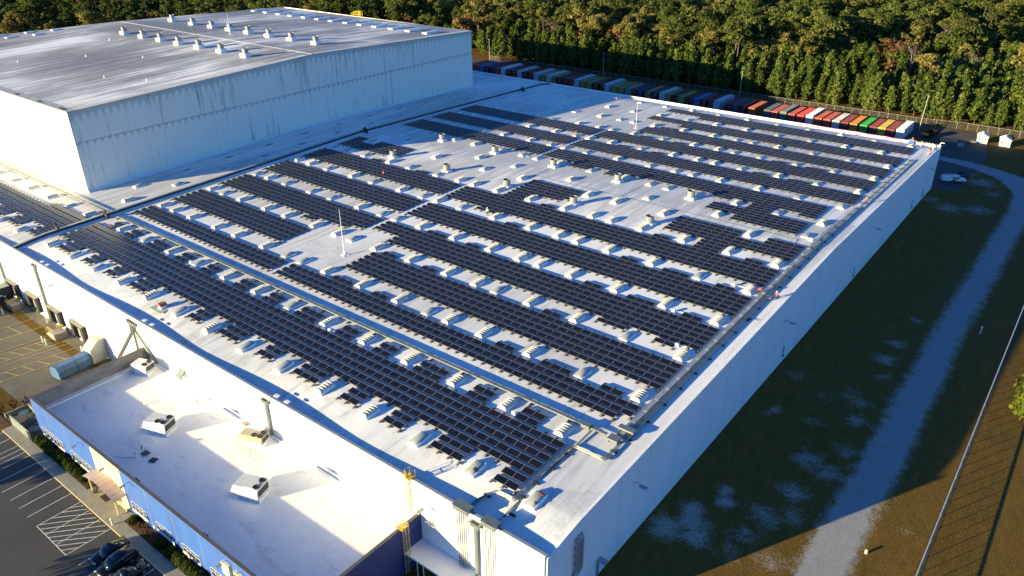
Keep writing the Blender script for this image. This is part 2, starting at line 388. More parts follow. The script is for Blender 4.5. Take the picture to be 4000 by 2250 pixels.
# dock doors
def dock(x0, x1, top, bot):
    d = MB(); d.span(W(x0, -.36, top - .22), W(x1, -.003, top)); d.span(W(x0, -.33, bot), W(x0 + .52, -.003, top - .221)); d.span(W(x1 - .52, -.33, bot), W(x1, -.003, top - .221)); d.span(W(x0 + .521, -.1, top - .6), W(x1 - .521, -.003, top - .222))
    o = child(d.build('dock_shelter', M_dark), wh)
    d = MB(); d.span(W(x0 - .02, -.40, top + .002), W(x1 + .02, -.003, top + .05)); h = d.build('shelter_hood', M_conc); child(h, o); h.matrix_parent_inverse = Matrix.Identity(4)
    d = MB(); d.span(W(x0 + .522, -.03, bot), W(x1 - .522, -.0035, top - .61)); h = d.build('dock_door', M_coping); h.parent = o
    for s_ in (x0 + .5, x1 - .7):
        d = MB(); d.span(W(s_, -.25, bot - .25), W(s_ + .2, -.003, bot - .003)); h = d.build('bumper', M_dark); h.parent = o
for x0 in (-53.4, -57.95, -62.6, -67.2): dock(x0, x0 + 2.45, -4.45, -6.0)
# small side canopy in the corner beside the annex
mb = MB(); mb.span(W(-9.02, -1.5, -4.36), W(-3.2, -.002, -4.24)); cn = child(mb.build('side_canopy', M_white), wh)
for x in (-8.2, -7.7, -5.6, -3.5): mb = MB(); mb.tube([W(x, -1.35, -5.85), W(x, -1.35, -4.361)], .06, 6); h = mb.build('canopy_post', M_trimw); h.parent = cn
for a_, b_ in (((-8.0, -.16, -5.3), (-7.55, -.002, -4.6)), ((-6.9, -.12, -5.3), (-6.5, -.002, -4.7)), ((-5.0, -.06, -5.84), (-4.5, -.002, -4.8))): mb = MB(); mb.span(W(*a_), W(*b_)); child(mb.build('electrical_box', M_coping), wh)
# pull boxes and conduit risers over the parapet, front right
for x0, x1, n in ((-6.1, -5.02, 5), (-4.08, -3.12, 4)):
    mb = MB(); mb.span(W(x0, -.34, .03), W(x1, .22, .30)); mb.span(W(x0 - .03, -.37, .30), W(x1 + .03, .25, .33)); bx = child(mb.build('pull_box', M_galv, bevel=.02), wh)
    for k in range(n):
        mb = MB(); x = x0 + .14 + k * (.72 / n * (x1 - x0)); mb.tube([W(x, -.12, .03), W(x, -.12, -4.22 if x < -4.6 else -4.22)], .075, 7); r = mb.build('riser_pipe', M_pipe); r.parent = bx; r.matrix_parent_inverse = Matrix.Identity(4)
        r.matrix_parent_inverse = Matrix.Translation(-bx.matrix_basis.translation)
mb = MB(); mb.tube([W(-8.55, -.2, -1.95), W(-8.55, -.2, -2.55)], .03, 4); mb.tube([W(-7.75, -.2, -2.0), W(-7.75, -.2, -2.6)], .03, 4)
for k in range(5): mb.tube([W(-8.5 + .18 * k, -.2, -2.0), W(-8.5 + .18 * k, -.2, -2.55)], .02, 4)
mb.tube([W(-8.55, -.2, -1.97), W(-7.75, -.2, -2.0)], .03, 4); mb.tube([W(-8.55, -.2, -2.5), W(-7.75, -.2, -2.57)], .03, 4); mb.span(W(-8.5, -.2, -2.56), W(-7.8, -.002, -2.53))
child(mb.build('wall_guard_rail', M_coping), wh)

# ================================================================== tall cold store
tw = empty('cold_storage_tower', W(-71.8, 11.65, 0), 'tall windowless white cold store with streaked grey roof rising from the warehouse', 'cold store')
TP = [(-71.8, 11.65), (-71.8, 77.95), (-123.6, 79.2), (-123.6, 45), (-135, 11.65)]
def tz(y): return 9.37 + 1.15 * (1 - abs(y - 44.8) / 33.15)
def wall_strip(p0, p1, zb, n=24):
    mb = MB()
    for i in range(n):
        a = [p0[k] + (p1[k] - p0[k]) * i / n for k in (0, 1)]; b_ = [p0[k] + (p1[k] - p0[k]) * (i + 1) / n for k in (0, 1)]
        za, zc = tz(a[1]), tz(b_[1]); ba, bb = (zb, zb) if zb is not None else (roofz(*a) - .1, roofz(*b_) - .1)
        mb.quad(W(a[0], a[1], ba), W(b_[0], b_[1], bb), W(b_[0], b_[1], zc), W(a[0], a[1], za))
    return mb
for i in range(5):
    p0, p1 = TP[i], TP[(i + 1) % 5]
    mb = wall_strip(p0, p1, None if i < 1 or i == 4 else -5.9)
    child(mb.build('wall', M_twall), tw)
mb = MB()
for i in range(34):
    y0 = 11.55 + i * (78.1 - 11.55) / 34; y1 = 11.55 + (i + 1) * (78.1 - 11.55) / 34
    xl = lambda y: -123.6 if y > 45 else -123.6 - (45 - y) / 33.35 * 11.4
    mb.quad(W(xl(y0), y0, tz(y0) + .02), W(-71.7, y0, tz(y0) + .02), W(-71.7, y1, tz(y1) + .02), W(xl(y1), y1, tz(y1) + .02))
child(mb.build('roof', M_troof), tw)
M_strip = plain('pale_roof_border', (.50, .49, .47), .6, 0, .08, .3); M_tanroof = plain('grey_roof_border', (.40, .39, .37), .6, 0, .08, .3)
mb = MB(); mb.span(W(-134, 11.57, 9.30), W(-71.7, 12.75, 9.425)); child(mb.build('roof_border', M_tanroof), tw)
mb = MB()
for i in range(34):
    y0 = 12.78 + i * (78.0 - 12.78) / 34; y1 = 12.78 + (i + 1) * (78.0 - 12.78) / 34
    mb.quad(W(-72.7, y0, tz(y0) + .028), W(-71.65, y0, tz(y0) + .028), W(-71.65, y1, tz(y1) + .028), W(-72.7, y1, tz(y1) + .028))
    mb.quad(W(-71.65, y0, tz(y0) + .028), W(-71.65, y0, tz(y0) - .05), W(-71.65, y1, tz(y1) - .05), W(-71.65, y1, tz(y1) + .028))
child(mb.build('roof_border', M_strip), tw)
mb = MB()
for x in (-73.35, -79.35, -85.4, -91.5, -97.5, -103.5, -109.5, -115.5, -121.5): mb.span(W(x, 11.63, .0), W(x + .13, 11.648, 9.28))
child(mb.build('wall_seam', M_deck), tw)
mb = MB(); mb.span(W(-123, 44.7, 10.53), W(-71.8, 44.85, 10.56)); child(mb.build('ridge_seam', M_strip), tw)
for x in np.linspace(-118, -74, 9):
    mb = MB(); mb.box(W(x + .6 * math.sin(x), 12.0, 9.43), (1.9 if int(x) % 2 else 3.2, .7, .05)); child(mb.build('drain_stain', M_deck), tw)
mb = MB()
for i in range(24):
    y0 = 11.65 + i * 66.3 / 24; y1 = y0 + 66.3 / 24 - .002
    mb.add([W(-71.79, y0, roofz(-71, y0) - .05), W(-71.45, y0, roofz(-71, y0) + .01), W(-71.45, y1, roofz(-71, y1) + .01), W(-71.79, y1, roofz(-71, y1) - .05), W(-71.79, y0, roofz(-71, y0) + .22), W(-71.79, y1, roofz(-71, y1) + .22)], [(1, 2, 5, 4), (0, 1, 4), (2, 3, 5)])
child(mb.build('base_flashing', M_trimw), tw)

# ================================================================== blue office annex
AN = empty('office_annex', W(-24.4, -8.87, -5.85), 'low blue office annex with cream entrance and flat white roof below the warehouse wall', 'office building')
AT, AR = -2.33, -3.42
mb = MB(); mb.span(W(-39.7, -8.87, -5.85), W(-9.03, -8.70, AT)); child(mb.build('front_wall', M_blue), AN)
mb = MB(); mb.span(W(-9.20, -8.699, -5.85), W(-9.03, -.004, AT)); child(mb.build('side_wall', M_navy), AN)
mb = MB(); mb.span(W(-39.7, -8.699, -6.4), W(-39.45, -.004, AT)); child(mb.build('parapet_wall', M_conc), AN)
mb = MB(); mb.span(W(-39.449, -8.699, AR - .1), W(-9.201, -.004, AR)); child(mb.build('roof', M_aroof), AN)
mb = MB(); mb.span(W(-39.72, -8.89, AT), W(-9.01, -8.68, AT + .03)); mb.span(W(-9.22, -8.679, AT), W(-9.01, -.02, AT + .03)); mb.span(W(-39.72, -8.679, AT), W(-39.43, -.02, AT + .03)); child(mb.build('coping', plain('bronze_coping', (.09, .08, .075), .5)), AN)
mb = MB(); mb.span(W(-39.449, -8.2, AR + .002), W(-38.98, -.3, AR + .10)); mb.span(W(-39.44, -.24, AR + .002), W(-9.3, -.005, AR + .12)); child(mb.build('roof_flashing', M_aroof), AN)
mb = MB(); mb.span(W(-30.72, -8.90, -5.85), W(-26.92, -8.8705, AT - .002)); child(mb.build('entrance_wall', M_cream), AN)
mb = MB(); mb.span(W(-29.9, -8.915, -5.84), W(-27.9, -8.901, -4.75)); child(mb.build('entrance_door', M_glass), AN)
mb = MB()
for x in (-37.4, -34.85, -24.0, -21.0, -18.05, -14.5, -12): mb.span(W(x, -8.874, -5.8), W(x + .03, -8.8705, AT - .05))
for x in (-29.8, -28.5): mb.span(W(x, -8.903, -4.6), W(x + .03, -8.9005, AT - .05))
child(mb.build('wall_seam', M_coping), AN)
def window(x0, x1, z0, z1, nx):
    fr = MB(); t = .02
    for z in (z0, z1 - t, (z0 + z1) / 2 + .06): fr.span(W(x0, -8.905, z), W(x1, -8.8712, z + t))
    for k in range(nx + 1):
        x = x0 + (x1 - x0 - t) * k / nx; fr.span(W(x, -8.91, z0), W(x + t, -8.8711, z1))
    fr.span(W(x0 - .04, -8.96, z0 - .05), W(x1 + .04, -8.871, z0 - .002))
    o = child(fr.build('window', M_trimw), AN)
    g = MB(); g.span(W(x0 + .01, -8.88, z0 + .01), W(x1 - .01, -8.8706, z1 - .01)); p = g.build('pane', M_glass); p.parent = o
for x0, x1, n in ((-39.05, -35.75, 6), (-34.6, -31.4, 6), (-26.35, -24.5, 4), (-23.4, -21.6, 4), (-20.45, -18.6, 4), (-17.45, -15.6, 4), (-14.4, -12.6, 4)): window(x0, x1, -5.25, -4.58, n)
for x in (-32.7, -28.9, -26.3, -15.9, -14.6): wall_lamp(W(x + .6, -8.87, -2.75), (0, -1, 0), AN, .8)
for k, x in enumerate((-15.75, -14.55, -13.4)): mb = MB(); mb.span(W(x, -9.02, -3.85), W(x + .72, -8.8709, -2.95)); child(mb.build('sign_block', M_cream), AN)
M_ribbed = plain('pinkish_canopy_metal', (.42, .32, .30), .45, .2, .1, 1)
mb = MB(); n = 16
for i in range(n):
    for j in range(2):
        pass
P = [(-31.0 + 4.2 * i / n, -4.42 + .42 * math.sin(math.pi * i / n)) for i in range(n + 1)]
for i in range(n):
    (xa, za), (xb, zb) = P[i], P[i + 1]; h = .035
    vs = [W(xa, -9.75, za), W(xb, -9.75, zb), W(xb, -8.902, zb + .05), W(xa, -8.902, za + .05)]; vt = [v + Vector((0, 0, h + .02 * (i % 2))) for v in vs]
    mb.add(vs + vt, [(3, 2, 1, 0), (4, 5, 6, 7), (0, 1, 5, 4), (1, 2, 6, 5), (2, 3, 7, 6), (3, 0, 4, 7)])
cn = child(mb.build('entrance_canopy', M_ribbed), AN)
for x in (-30.6, -27.2): mb = MB(); mb.tube([W(x, -9.55, -5.85), W(x, -9.55, -4.35)], .09, 8); h = mb.build('canopy_post', M_cream); h.parent = cn

def roof_unit(x, y, L_, Wd, H, mat, nf, label, rz=0.0, hood=True):
    r = empty('rooftop_air_unit', W(x, y, AR), label, 'air conditioner', rz=rz)
    c = MB(); c.box((0, 0, .2), (L_ * .95, Wd * .95, .4)); c.build('curb', M_trimw, r)
    c = MB(); c.extr([(-L_ / 2 + .1, .42), (L_ / 2 - .25, .42), (L_ / 2, H + .42), (-L_ / 2, H + .42), (-L_ / 2, .8)], 'y', -Wd / 2, Wd / 2)
    c.box((L_ * .1, 0, H + .45), (L_ * .5, Wd * .9, .06)); c.build('cabinet', mat, r, bevel=.03)
    if hood:
        c = MB(); c.extr([(-L_ / 2 - .9, .75), (-L_ / 2 - .002, .65), (-L_ / 2 - .002, H + .40), (-L_ / 2 - .25, H + .40)], 'y', -Wd / 2 * .95, Wd / 2 * .95); c.build('intake_hood', mat, r)
    for k in range(nf):
        fx = L_ / 2 - .5 - (k // 2) * .95 if nf > 1 else L_ / 2 - .7; fy = (-.28 + .56 * (k % 2)) * Wd if nf > 1 else .1
        c = MB(); c.lathe([(.40, H + .43), (.44, H + .56), (.36, H + .56), (.33, H + .5), (.0, H + .5)], (fx, fy, 0), 14); f = c.build('fan', M_dark, r, smooth=False)
    c = MB(); c.box((L_ / 2 - .02, 0, H * .55 + .42), (.05, Wd * .85, H * .5)); c.build('coil_grille', M_deck, r)
    return r
M_unitw = plain('pale_unit_metal', (.60, .62, .60), .45, .1, .08); M_unitb = plain('tan_unit_metal', (.36, .32, .24), .5, .1, .12)
roof_unit(-37.9, -1.25, 2.6, 1.9, 1.5, M_unitw, 2, 'small white rooftop air unit in the concrete parapet corner of the annex roof', R(20))
roof_unit(-29.9, -4.4, 3.3, 2.3, 1.7, M_unitw, 3, 'white rooftop air unit with three black fans in the middle of the annex roof', R(22))
roof_unit(-23.6, -1.15, 3.4, 1.6, 1.15, M_unitb, 3, 'tan rooftop air unit beside the lone downspout on the annex roof', R(20))
roof_unit(-19.3, -4.4, 3.4, 2.4, 1.7, M_unitw, 2, 'white rooftop air unit with two fans nearest the shaded blue annex wall', R(20))
r = empty('mushroom_vent', W(-30.95, -1.1, AR), 'round white mushroom vent alone on the annex roof near the warehouse wall', 'vent')
mb = MB(); mb.box((0, 0, .12), (.7, .7, .24)); mb.build('curb', M_trimw, r); mb = MB(); mb.lathe([(.22, .24), (.22, .5), (.42, .5), (.38, .72), (0, .85)], n=12); mb.build('hood', M_unitw, r, smooth=False)
for k, (x, y, lb) in enumerate(((-36.46, -2.58, 'thin white vent pipe beside the concrete parapet corner of the annex roof'), (-33.82, -3.57, 'thin white vent pipe left of the three-fan air unit'), (-32.24, -1.91, 'thin white vent pipe left of the mushroom vent'), (-19.9, -1.6, 'thin white vent pipe near the three-fan side of the warehouse wall'))):
    mb = MB(); mb.tube([(0, 0, -.02), (0, 0, .55)], .07, 8); mb.lathe([(.14, -.0), (.14, .06), (.07, .12)], n=8); tag(mb.build('vent_pipe', M_trimw, loc=W(x, y, AR)), lb if k < 3 else 'thin white vent pipe right of the tan air unit', 'vent pipe')
r = empty('satellite_dish', W(-28.5, -6.45, AR), 'grey satellite dish on a dark ballast mat on the annex roof', 'satellite dish')
mb = MB(); mb.box((0, 0, .05), (1.0, .9, .1)); mb.build('ballast', M_deck, r); mb = MB(); mb.tube([(-.2, .1, .1), (-.2, .1, .9)], .04, 6); mb.build('mast', M_galv, r)
mb = MB(); mb.lathe([(0, 0), (.2, .03), (.4, .11), (.45, .15), (.4, .13), (0, .02)], n=14); d = mb.build('dish', M_galv, r, loc=(-.25, -.05, 1.0)); d.rotation_euler = (R(75), 0, R(-20))
mb = MB(); mb.box((0, 0, .05), (1.0, .9, .1)); mb.box((.1, 0, .13), (.5, .3, .06)); mb.tube([(-.4, -.3, .14), (.4, .3, .16)], .04, 5); tag(mb.build('ballast_mat', M_deck, loc=W(-27.4, -6.5, AR), rz=R(20)), 'dark empty ballast mat beside the satellite dish', 'ballast mat')
mb = MB(); mb.tube([(0, 0, -.02), (0, 0, .8)], .05, 6); mb.box((0, 0, .85), (.16, .16, .12)); mb.tube([(0, 0, .03), (-1, -.6, .03), (-1.6, -1.3, .03), (-2.4, -1.4, .03)], .025, 4); tag(mb.build('antenna_post', M_coping, loc=W(-28.6, -7.1, AR)), 'short grey antenna post with a cable on the annex roof behind the cream wall', 'post')
mb = MB(); mb.box((0, 0, .1), (.9, .4, .2)); mb.box((0, 0, .22), (1.0, .5, .03)); tag(mb.build('scupper_box', plain('tan_box', (.3, .24, .14)), loc=W(-25.9, -.45, AR), rz=R(-5)), 'small tan box on the annex roof against the warehouse wall', 'roof box')
mb = MB(); mb.tube([(0, 0, 0), (0, 0, 0)], .01)
mb = MB(); mb.extr([(0, 0), (-1.0, -.9), (-1.0, -.5), (0, .5)], 'x', -.7, .7); tag(mb.build('vent_hood', M_galv, loc=W(-34.3, -.005, -2.55)), 'grey sheet metal vent hood on the warehouse wall above the annex roof', 'vent hood')
M_bird = plain('dark_tar_debris', (.02, .016, .014), .9, 0, .3, 6)
for x, y, lb in ((-26.3, -8.3, 'clump of dark debris on the annex roof edge behind the cream wall'), (-18.6, -8.3, 'clump of dark debris at the annex roof edge beside the sign blocks')):
    mb = MB()
    for k in range(26): mb.box((random.gauss(0, .35), random.gauss(0, .16), .06 + random.random() * .12), (.3, .16, .14), 0, random.random() * 3)
    tag(mb.build('tar_clump', M_bird, loc=W(x, y, AR)), lb, 'tar clump')

# caged ladders, right end of the annex
def ladder(name, base, h, out, mat_rail, mat_top, label, cage0):
    r = empty(name, base, label, 'ladder'); out = Vector(out); sd_ = out.cross(Vector((0, 0, 1)))
    mb = MB()
    for s_ in (-.25, .25): mb.tube([sd_ * s_ + out * .2, sd_ * s_ + out * .2 + Vector((0, 0, h + 1.0))], .045, 5)
    k = .3
    while k < h: mb.tube([sd_ * -.25 + out * .2 + Vector((0, 0, k)), sd_ * .25 + out * .2 + Vector((0, 0, k))], .025, 4); k += .3
    mb.build('rails', mat_rail, r)
    mb = MB(); z = cage0
    while z < h + .9:
        pts = [sd_ * (.45 * math.cos(a)) + out * (.22 + .62 * math.sin(a)) + Vector((0, 0, z)) for a in np.linspace(0, math.pi, 9)]; mb.tube(pts, .035, 4); z += 1.1
    for a in np.linspace(.3, math.pi - .3, 5): mb.tube([sd_ * (.45 * math.cos(a)) + out * (.22 + .62 * math.sin(a)) + Vector((0, 0, zz)) for zz in (cage0, h + .9)], .025, 4)
    mb.build('cage', mat_rail, r)
    mb = MB()
    for s_ in (-.45, .45): mb.tube([sd_ * s_ + out * .2 + Vector((0, 0, h)), sd_ * s_ + out * .2 + Vector((0, 0, h + 1.1)), sd_ * s_ - out * .6 + Vector((0, 0, h + 1.1)), sd_ * s_ - out * .6 + Vector((0, 0, h))], .05, 5)
    mb.box(out * -.1 + Vector((0, 0, h + .08)), (1.0, 1.0, .06)); mb.build('landing', mat_top, r); return r
M_cage = plain('pale_yellow_cage', (.56, .47, .22), .5)
ladder('caged_ladder', W(-9.03, -1.45, -5.85), 7.2, (1, 0, 0), M_cage, M_ylw, 'yellow caged ladder climbing the shaded blue annex wall', 2.4)
ladder('caged_ladder', W(-9.75, 0, AR), 7.0, (0, -1, 0), M_ylw, M_ylw, 'yellow caged ladder from the annex roof up the white warehouse wall', 2.2)

# ================================================================== solar panels
PX, PW, PD = .8265, 1.68, 1.0
M_cell, nt, b = nodes('solar_cell_glass')
g = N(nt, 'ShaderNodeTexCoord'); sp = N(nt, 'ShaderNodeSeparateXYZ'); L(nt, g.outputs['UV'], sp.inputs[0])
oi = N(nt, 'ShaderNodeNewGeometry'); rp = oi.outputs['Random Per Island']
L(nt, ramp(nt, noise(nt, coords(nt, (1, 1, 1), 'World'), .35, 3), [(.3, (.006, .007, .014)), (.7, (.011, .012, .023))]), b.inputs['Base Color'])
b.inputs['Roughness'].default_value = .22; b.inputs['Specular IOR Level'].default_value = .30
M_frame = plain('silver_panel_frame', (.22, .23, .24), .45, .3, .06); M_defl = plain('dark_wind_deflector', (.06, .085, .10), .5, .2, .15)
tilt = R(9)
def panel_pieces():
    d = PD * math.cos(tilt); h = PD * math.sin(tilt); z0 = .16
    g = MB(); g.quad((-PW / 2 + .02, .03, z0 + .035 + h * .03), (PW / 2 - .03, .03, z0 + .035 + h * .03), (PW / 2 - .03, d - .03, z0 + .035 + h * .97), (-PW / 2 + .03, d - .03, z0 + .035 + h * .97))
    g.quad((-PW / 2, d, z0 + h), (PW / 2, d, z0 + h), (PW / 2, 0, z0), (-PW / 2, 0, z0))
    f = MB(); t = .03
    def bar(a, b_, w):   # flat bar in the panel plane
        f.box(((a[0] + b_[0]) / 2, (a[1] + b_[1]) / 2, z0 + .018 + math.tan(tilt) * (a[1] + b_[1]) / 2), (w[0], w[1], .055), 0, 0, Matrix.Rotation(tilt, 3, 'X'))
    bar((0, .015), (0, .015), (PW, t)); bar((0, d - .015), (0, d - .015), (PW, t)); bar((-PW / 2 + .015, d / 2), (-PW / 2 + .015, d / 2), (t, PD - .05)); bar((PW / 2 - .015, d / 2), (PW / 2 - .015, d / 2), (t, PD - .05))
    w_ = MB(); w_.quad((-PW / 2, d + .02, z0 + h - .02), (-PW / 2, d + .30, .03), (PW / 2, d + .30, .03), (PW / 2, d + .02, z0 + h - .02)); w_.box((-PW / 2, d * .6, .06), (.10, 1.1, .07))
    return g, f, w_
def foot_piece(x=0, rear=False):
    f = MB()
    if rear: f.box((x, 1.42, .05), (.30, .42, .07), 0)
    else:
        f.box((x, -.22, .045), (.34, .60, .07), 0); f.box((x, -.26, .125), (.24, .36, .09), 1); f.box((x, -.02, .11), (.05, .3, .05), 0)
    return f
BY = [None, 4.22, 10.08, 15.98, 21.88, 27.82, 33.74, 39.68, 45.6, 51.55, 57.42, 63.33, 69.2, 75.05, 80.9]
rows = {}     # (band, k) -> list of (col, x right edge)
def put(b_, k, *spans):
    X0, pitch = (-4.1, .8286) if b_ == 1 else (-2.3, PX)
    for c0, c1 in spans: rows.setdefault((b_, k), []).extend((c, X0 - pitch * c) for c in range(c0, c1))
SK1 = [-6.806 - 4.466 * k for k in range(13)]; SK2 = [-4.60 - 4.452 * k for k in range(13)]
def stubs(sk, ml, mr, cmax=70):
    out = []
    for c in range(cmax):
        xr = -4.1 - .8286 * c; xl = xr - .8286
        if all(xl > s_ + mr or xr < s_ - .74 - ml for s_ in sk) and xl > sk[-1] - 8 and xr < sk[0] + 3: out.append(c)
    return out
for k in range(5): put(1, k, (0, 70))
for k in (-2, -1):
    for c in stubs(SK1, .45, .5):
        x = -4.1 - .8286 * c
        if x < SK1[0] + .1 or c < 2:
            if not (-42.4 < x < -38.7): put(1, k, (c, c + 1))
for k in (5, 6):
    for c in stubs(SK2, .45, .5):
        if c > 1 and c < 68: put(1, k, (c, c + 1))
for k in (5, 6): put(1, k, (66, 68)) if False else None
LF = (44, 72)
put(2, 2, (1, 43), LF); put(2, 3, (0, 43), LF); put(2, 4, (0, 43), LF); put(2, 5, (2, 4), (7, 10), (13, 15), (29, 31), (34, 37))
for k in range(5): put(3, k, (0, 38), (49, 72))
put(3, 5, (13, 15), (29, 31), (35, 37))
put(4, -1, (2, 4), (7, 10), (51, 53)); put(4, 0, (0, 39), (46, 72)); put(4, 1, (0, 39), LF)
for k in (2, 3, 4): put(4, k, (0, 43), LF)
put(4, 5, (2, 4), (7, 10), (13, 15), (29, 31), (34, 37))
for k in range(5): put(5, k, (0, 43), LF); put(6, k, (0, 43), LF)
put(5, 5, (2, 4), (7, 10), (13, 15), (29, 31))
put(6, -1, (34, 37)); put(6, 5, (2, 4), (7, 10), (13, 15), (29, 31), (34, 37), (51, 53), (60, 62))
for k in (-2, -1): put(7, k, (7, 10), (34, 37))
put(7, 0, (0, 15), (30, 37), (62, 72)); put(7, 1, (0, 15), (29, 37), (60, 72)); put(7, 2, (0, 15), (29, 37), (60, 72))
for k in (3, 4): put(7, k, (0, 4), (7, 15), (29, 37), (60, 67), (70, 72))
put(8, 0, (2, 10)); put(8, 1, (2, 10))
for k in (2, 3, 4): put(8, k, (2, 14))
put(8, 5, (7, 10)); put(9, -2, (7, 10), (29, 31), (34, 37)); put(9, -1, (2, 4), (7, 10), (13, 15), (29, 31), (34, 37))
for k in range(5): put(9, k, (2, 43), LF); put(10, k, (0, 43), LF); put(11, k, (0, 43), LF)
for b_ in (10, 11): put(b_, 5, (7, 10), (13, 15), (29, 31), (35, 37))
for k in range(4): put(12, k, (0, 39))
put(12, 4, (0, 38)); put(12, 5, (33, 37))
for b_ in (13, 14):
    for k in (0, 1): put(b_, k, (0, 35))
    for k in (2, 3, 4): put(b_, k, (0, 42))
# section left of the divider
for k in range(4): rows.setdefault((0, k), []).extend((c, -63.55 - .8286 * c) for c in range(28))
rows.setdefault((0, 4), []).extend((c, -63.85 - .8286 * c) for c in range(9))
for k in (-1, -2): rows.setdefault((0, k), []).extend((c, -63.55 - .8286 * c) for a in (0, 6, 11, 17) for c in range(a, a + 3))
BY0 = BY[1]
allp = []
for (b_, k), lst in rows.items():
    y = (BY[b_] if b_ else BY0) + .7475 * k
    front = {c for c, _ in rows.get((b_, k - 1), [])}; back = {c for c, _ in rows.get((b_, k + 1), [])}
    if (b_, k) == (7, -2): front = {c for c, _ in rows[(6, 5)]}
    if (b_, k) == (6, 5): back = {c for c, _ in rows[(7, -2)]}
    if (b_, k) == (9, -2): front = {c for c, _ in rows[(8, 5)]}
    lst.sort(key=lambda t: -t[1])
    for n_, (c, xr) in enumerate(lst):
        x = xr - .5 * .8286 + .01
        p = W(x, y, roofz(x, y + .3))
        allp.append(((p - co.location).length, b_, k, n_, c, p, c not in front, (c + 1) not in [t[0] for t in lst] and c not in front, c not in back, (c - 1) not in [t[0] for t in lst]))
allp.sort(key=lambda t: t[0])
BNAME = {0: 'left of divider wall', 1: 'array nearest front parapet', 2: 'array behind cable tray', 3: 'second array behind cable tray', 4: 'third array behind cable tray', 5: 'fourth array behind cable tray'}
def rowname(k): return ('front stub row', 'foremost stub row')[k == -2] if k < 0 else ('rear stub row', 'rearmost stub row')[k == 6] if k > 4 else ('first', 'second', 'third', 'fourth', 'fifth')[k] + ' full row'
gp, fp, wp = panel_pieces()
first = None
NEAR = 300
for n_, (dist, b_, k, idx, c, p, ff, fl, rb, re) in enumerate(allp[:NEAR]):
    if first is None:
        first = gp.build('solar_panel', M_cell, loc=p); fp.build('frame', M_frame, first); wp.build('wind_deflector', M_defl, first)
        foot_proto = foot_piece().build('ballast_foot', [M_dark, M_block]); rear_proto = foot_piece(0, True).build('rear_foot', M_dark)
        o = first
    else:
        o = first.copy(); C.objects.link(o); o.location = p
        for ch in first.children:
            if ch.name.startswith(('frame', 'wind')):
                q = ch.copy(); C.objects.link(q); q.parent = o
    if ff:
        q = foot_proto.copy(); C.objects.link(q); q.parent = o; q.location = (-PW / 2, 0, 0)
        if re: q = foot_proto.copy(); C.objects.link(q); q.parent = o; q.location = (PW / 2, 0, 0)
    if rb: q = rear_proto.copy(); C.objects.link(q); q.parent = o; q.location = (-PW / 2, 0, 0)
    tag(o, 'dark solar panel, %s from right in %s, %s' % (OW(idx + 1), rowname(k), BNAME[b_]), 'solar panel', 'solar panels nearest the camera')
bpy.data.objects.remove(foot_proto); bpy.data.objects.remove(rear_proto)
big = MB(); F_ = foot_piece()
V0 = {k: np.array(m_.v) for k, m_ in (('g', gp), ('f', fp), ('w', wp), ('ft', F_), ('rf', foot_piece(0, True)))}
vs, fs, ms, off = [], [], [], 0
def push(key, mbk, p, mi, dx=0):
    global off
    vs.append(V0[key] + np.array((p.x + dx, p.y, p.z))); fs.extend(tuple(i + off for i in f) for f in mbk.f); ms.extend([mi] * len(mbk.f) if not isinstance(mi, list) else [mi[i] for i in mbk.m]); off += len(V0[key])
rf_ = foot_piece(0, True)
for (dist, b_, k, idx, c, p, ff, fl, rb, re) in allp[NEAR:]:
    push('g', gp, p, 0); push('f', fp, p, 1); push('w', wp, p, 2)
    if ff:
        push('ft', F_, p, [3, 4], -PW / 2)
        if re: push('ft', F_, p, [3, 4], PW / 2)
    if rb and dist < 230: push('rf', rf_, p, 3, -PW / 2)
big.v = np.concatenate(vs).tolist(); big.f = fs; big.m = ms
tag(big.build('solar_panels', [M_cell, M_frame, M_defl, M_dark, M_block]), 'rest of the dark solar arrays spread over the white warehouse roof', 'solar panels', kind='stuff')
print('panels', len(allp))

# ================================================================== skylights
M_curb = plain('white_skylight_curb', (.80, .80, .79), .5, 0, .05)
M_dome = plain('cream_acrylic_dome', (.52, .50, .42), .35, 0, .08, 1.5)
M_clear = plain('grey_translucent_dome', (.34, .36, .34), .16, 0, .12, .8)
M_clrsh = plain('dark_clear_dome', (.20, .24, .25), .14, 0, .2, .8)
SW, SL = .72 * S, 1.25 * S
def curb_mesh(h=.20):
    m = MB(); t = .07
    m.extr([(-SW / 2 - .1, -.12), (SW / 2 + .1, -.12), (SW / 2, h), (-SW / 2, h)], 'y', 0, SL); return m
def dome_ribbed(h=.44, n=5, z=.21):
    m = MB(); nx, nyy = 10, n * 6; o = 0
    for j in range(nyy + 1):
        v = j / nyy; lobe = abs(math.sin(math.pi * v * n)) ** .7; hh = h * (.58 + .42 * lobe)
        end = 1.0 if 0 < j < nyy else .86
        for i in range(nx + 1):
            u = math.pi * i / nx
            m.v.append((-(SW / 2 - .03) * math.cos(u), .03 + v * (SL - .06), z + hh * end * math.sin(u) ** .75))
    w_ = nx + 1
    for j in range(nyy):
        for i in range(nx): m.f.append((j * w_ + i, j * w_ + i + 1, (j + 1) * w_ + i + 1, (j + 1) * w_ + i)); m.m.append(0)
    m.f.append(tuple(range(nx, -1, -1))); m.m.append(0); m.f.append(tuple(nyy * w_ + i for i in range(nx + 1))); m.m.append(0)
    return m
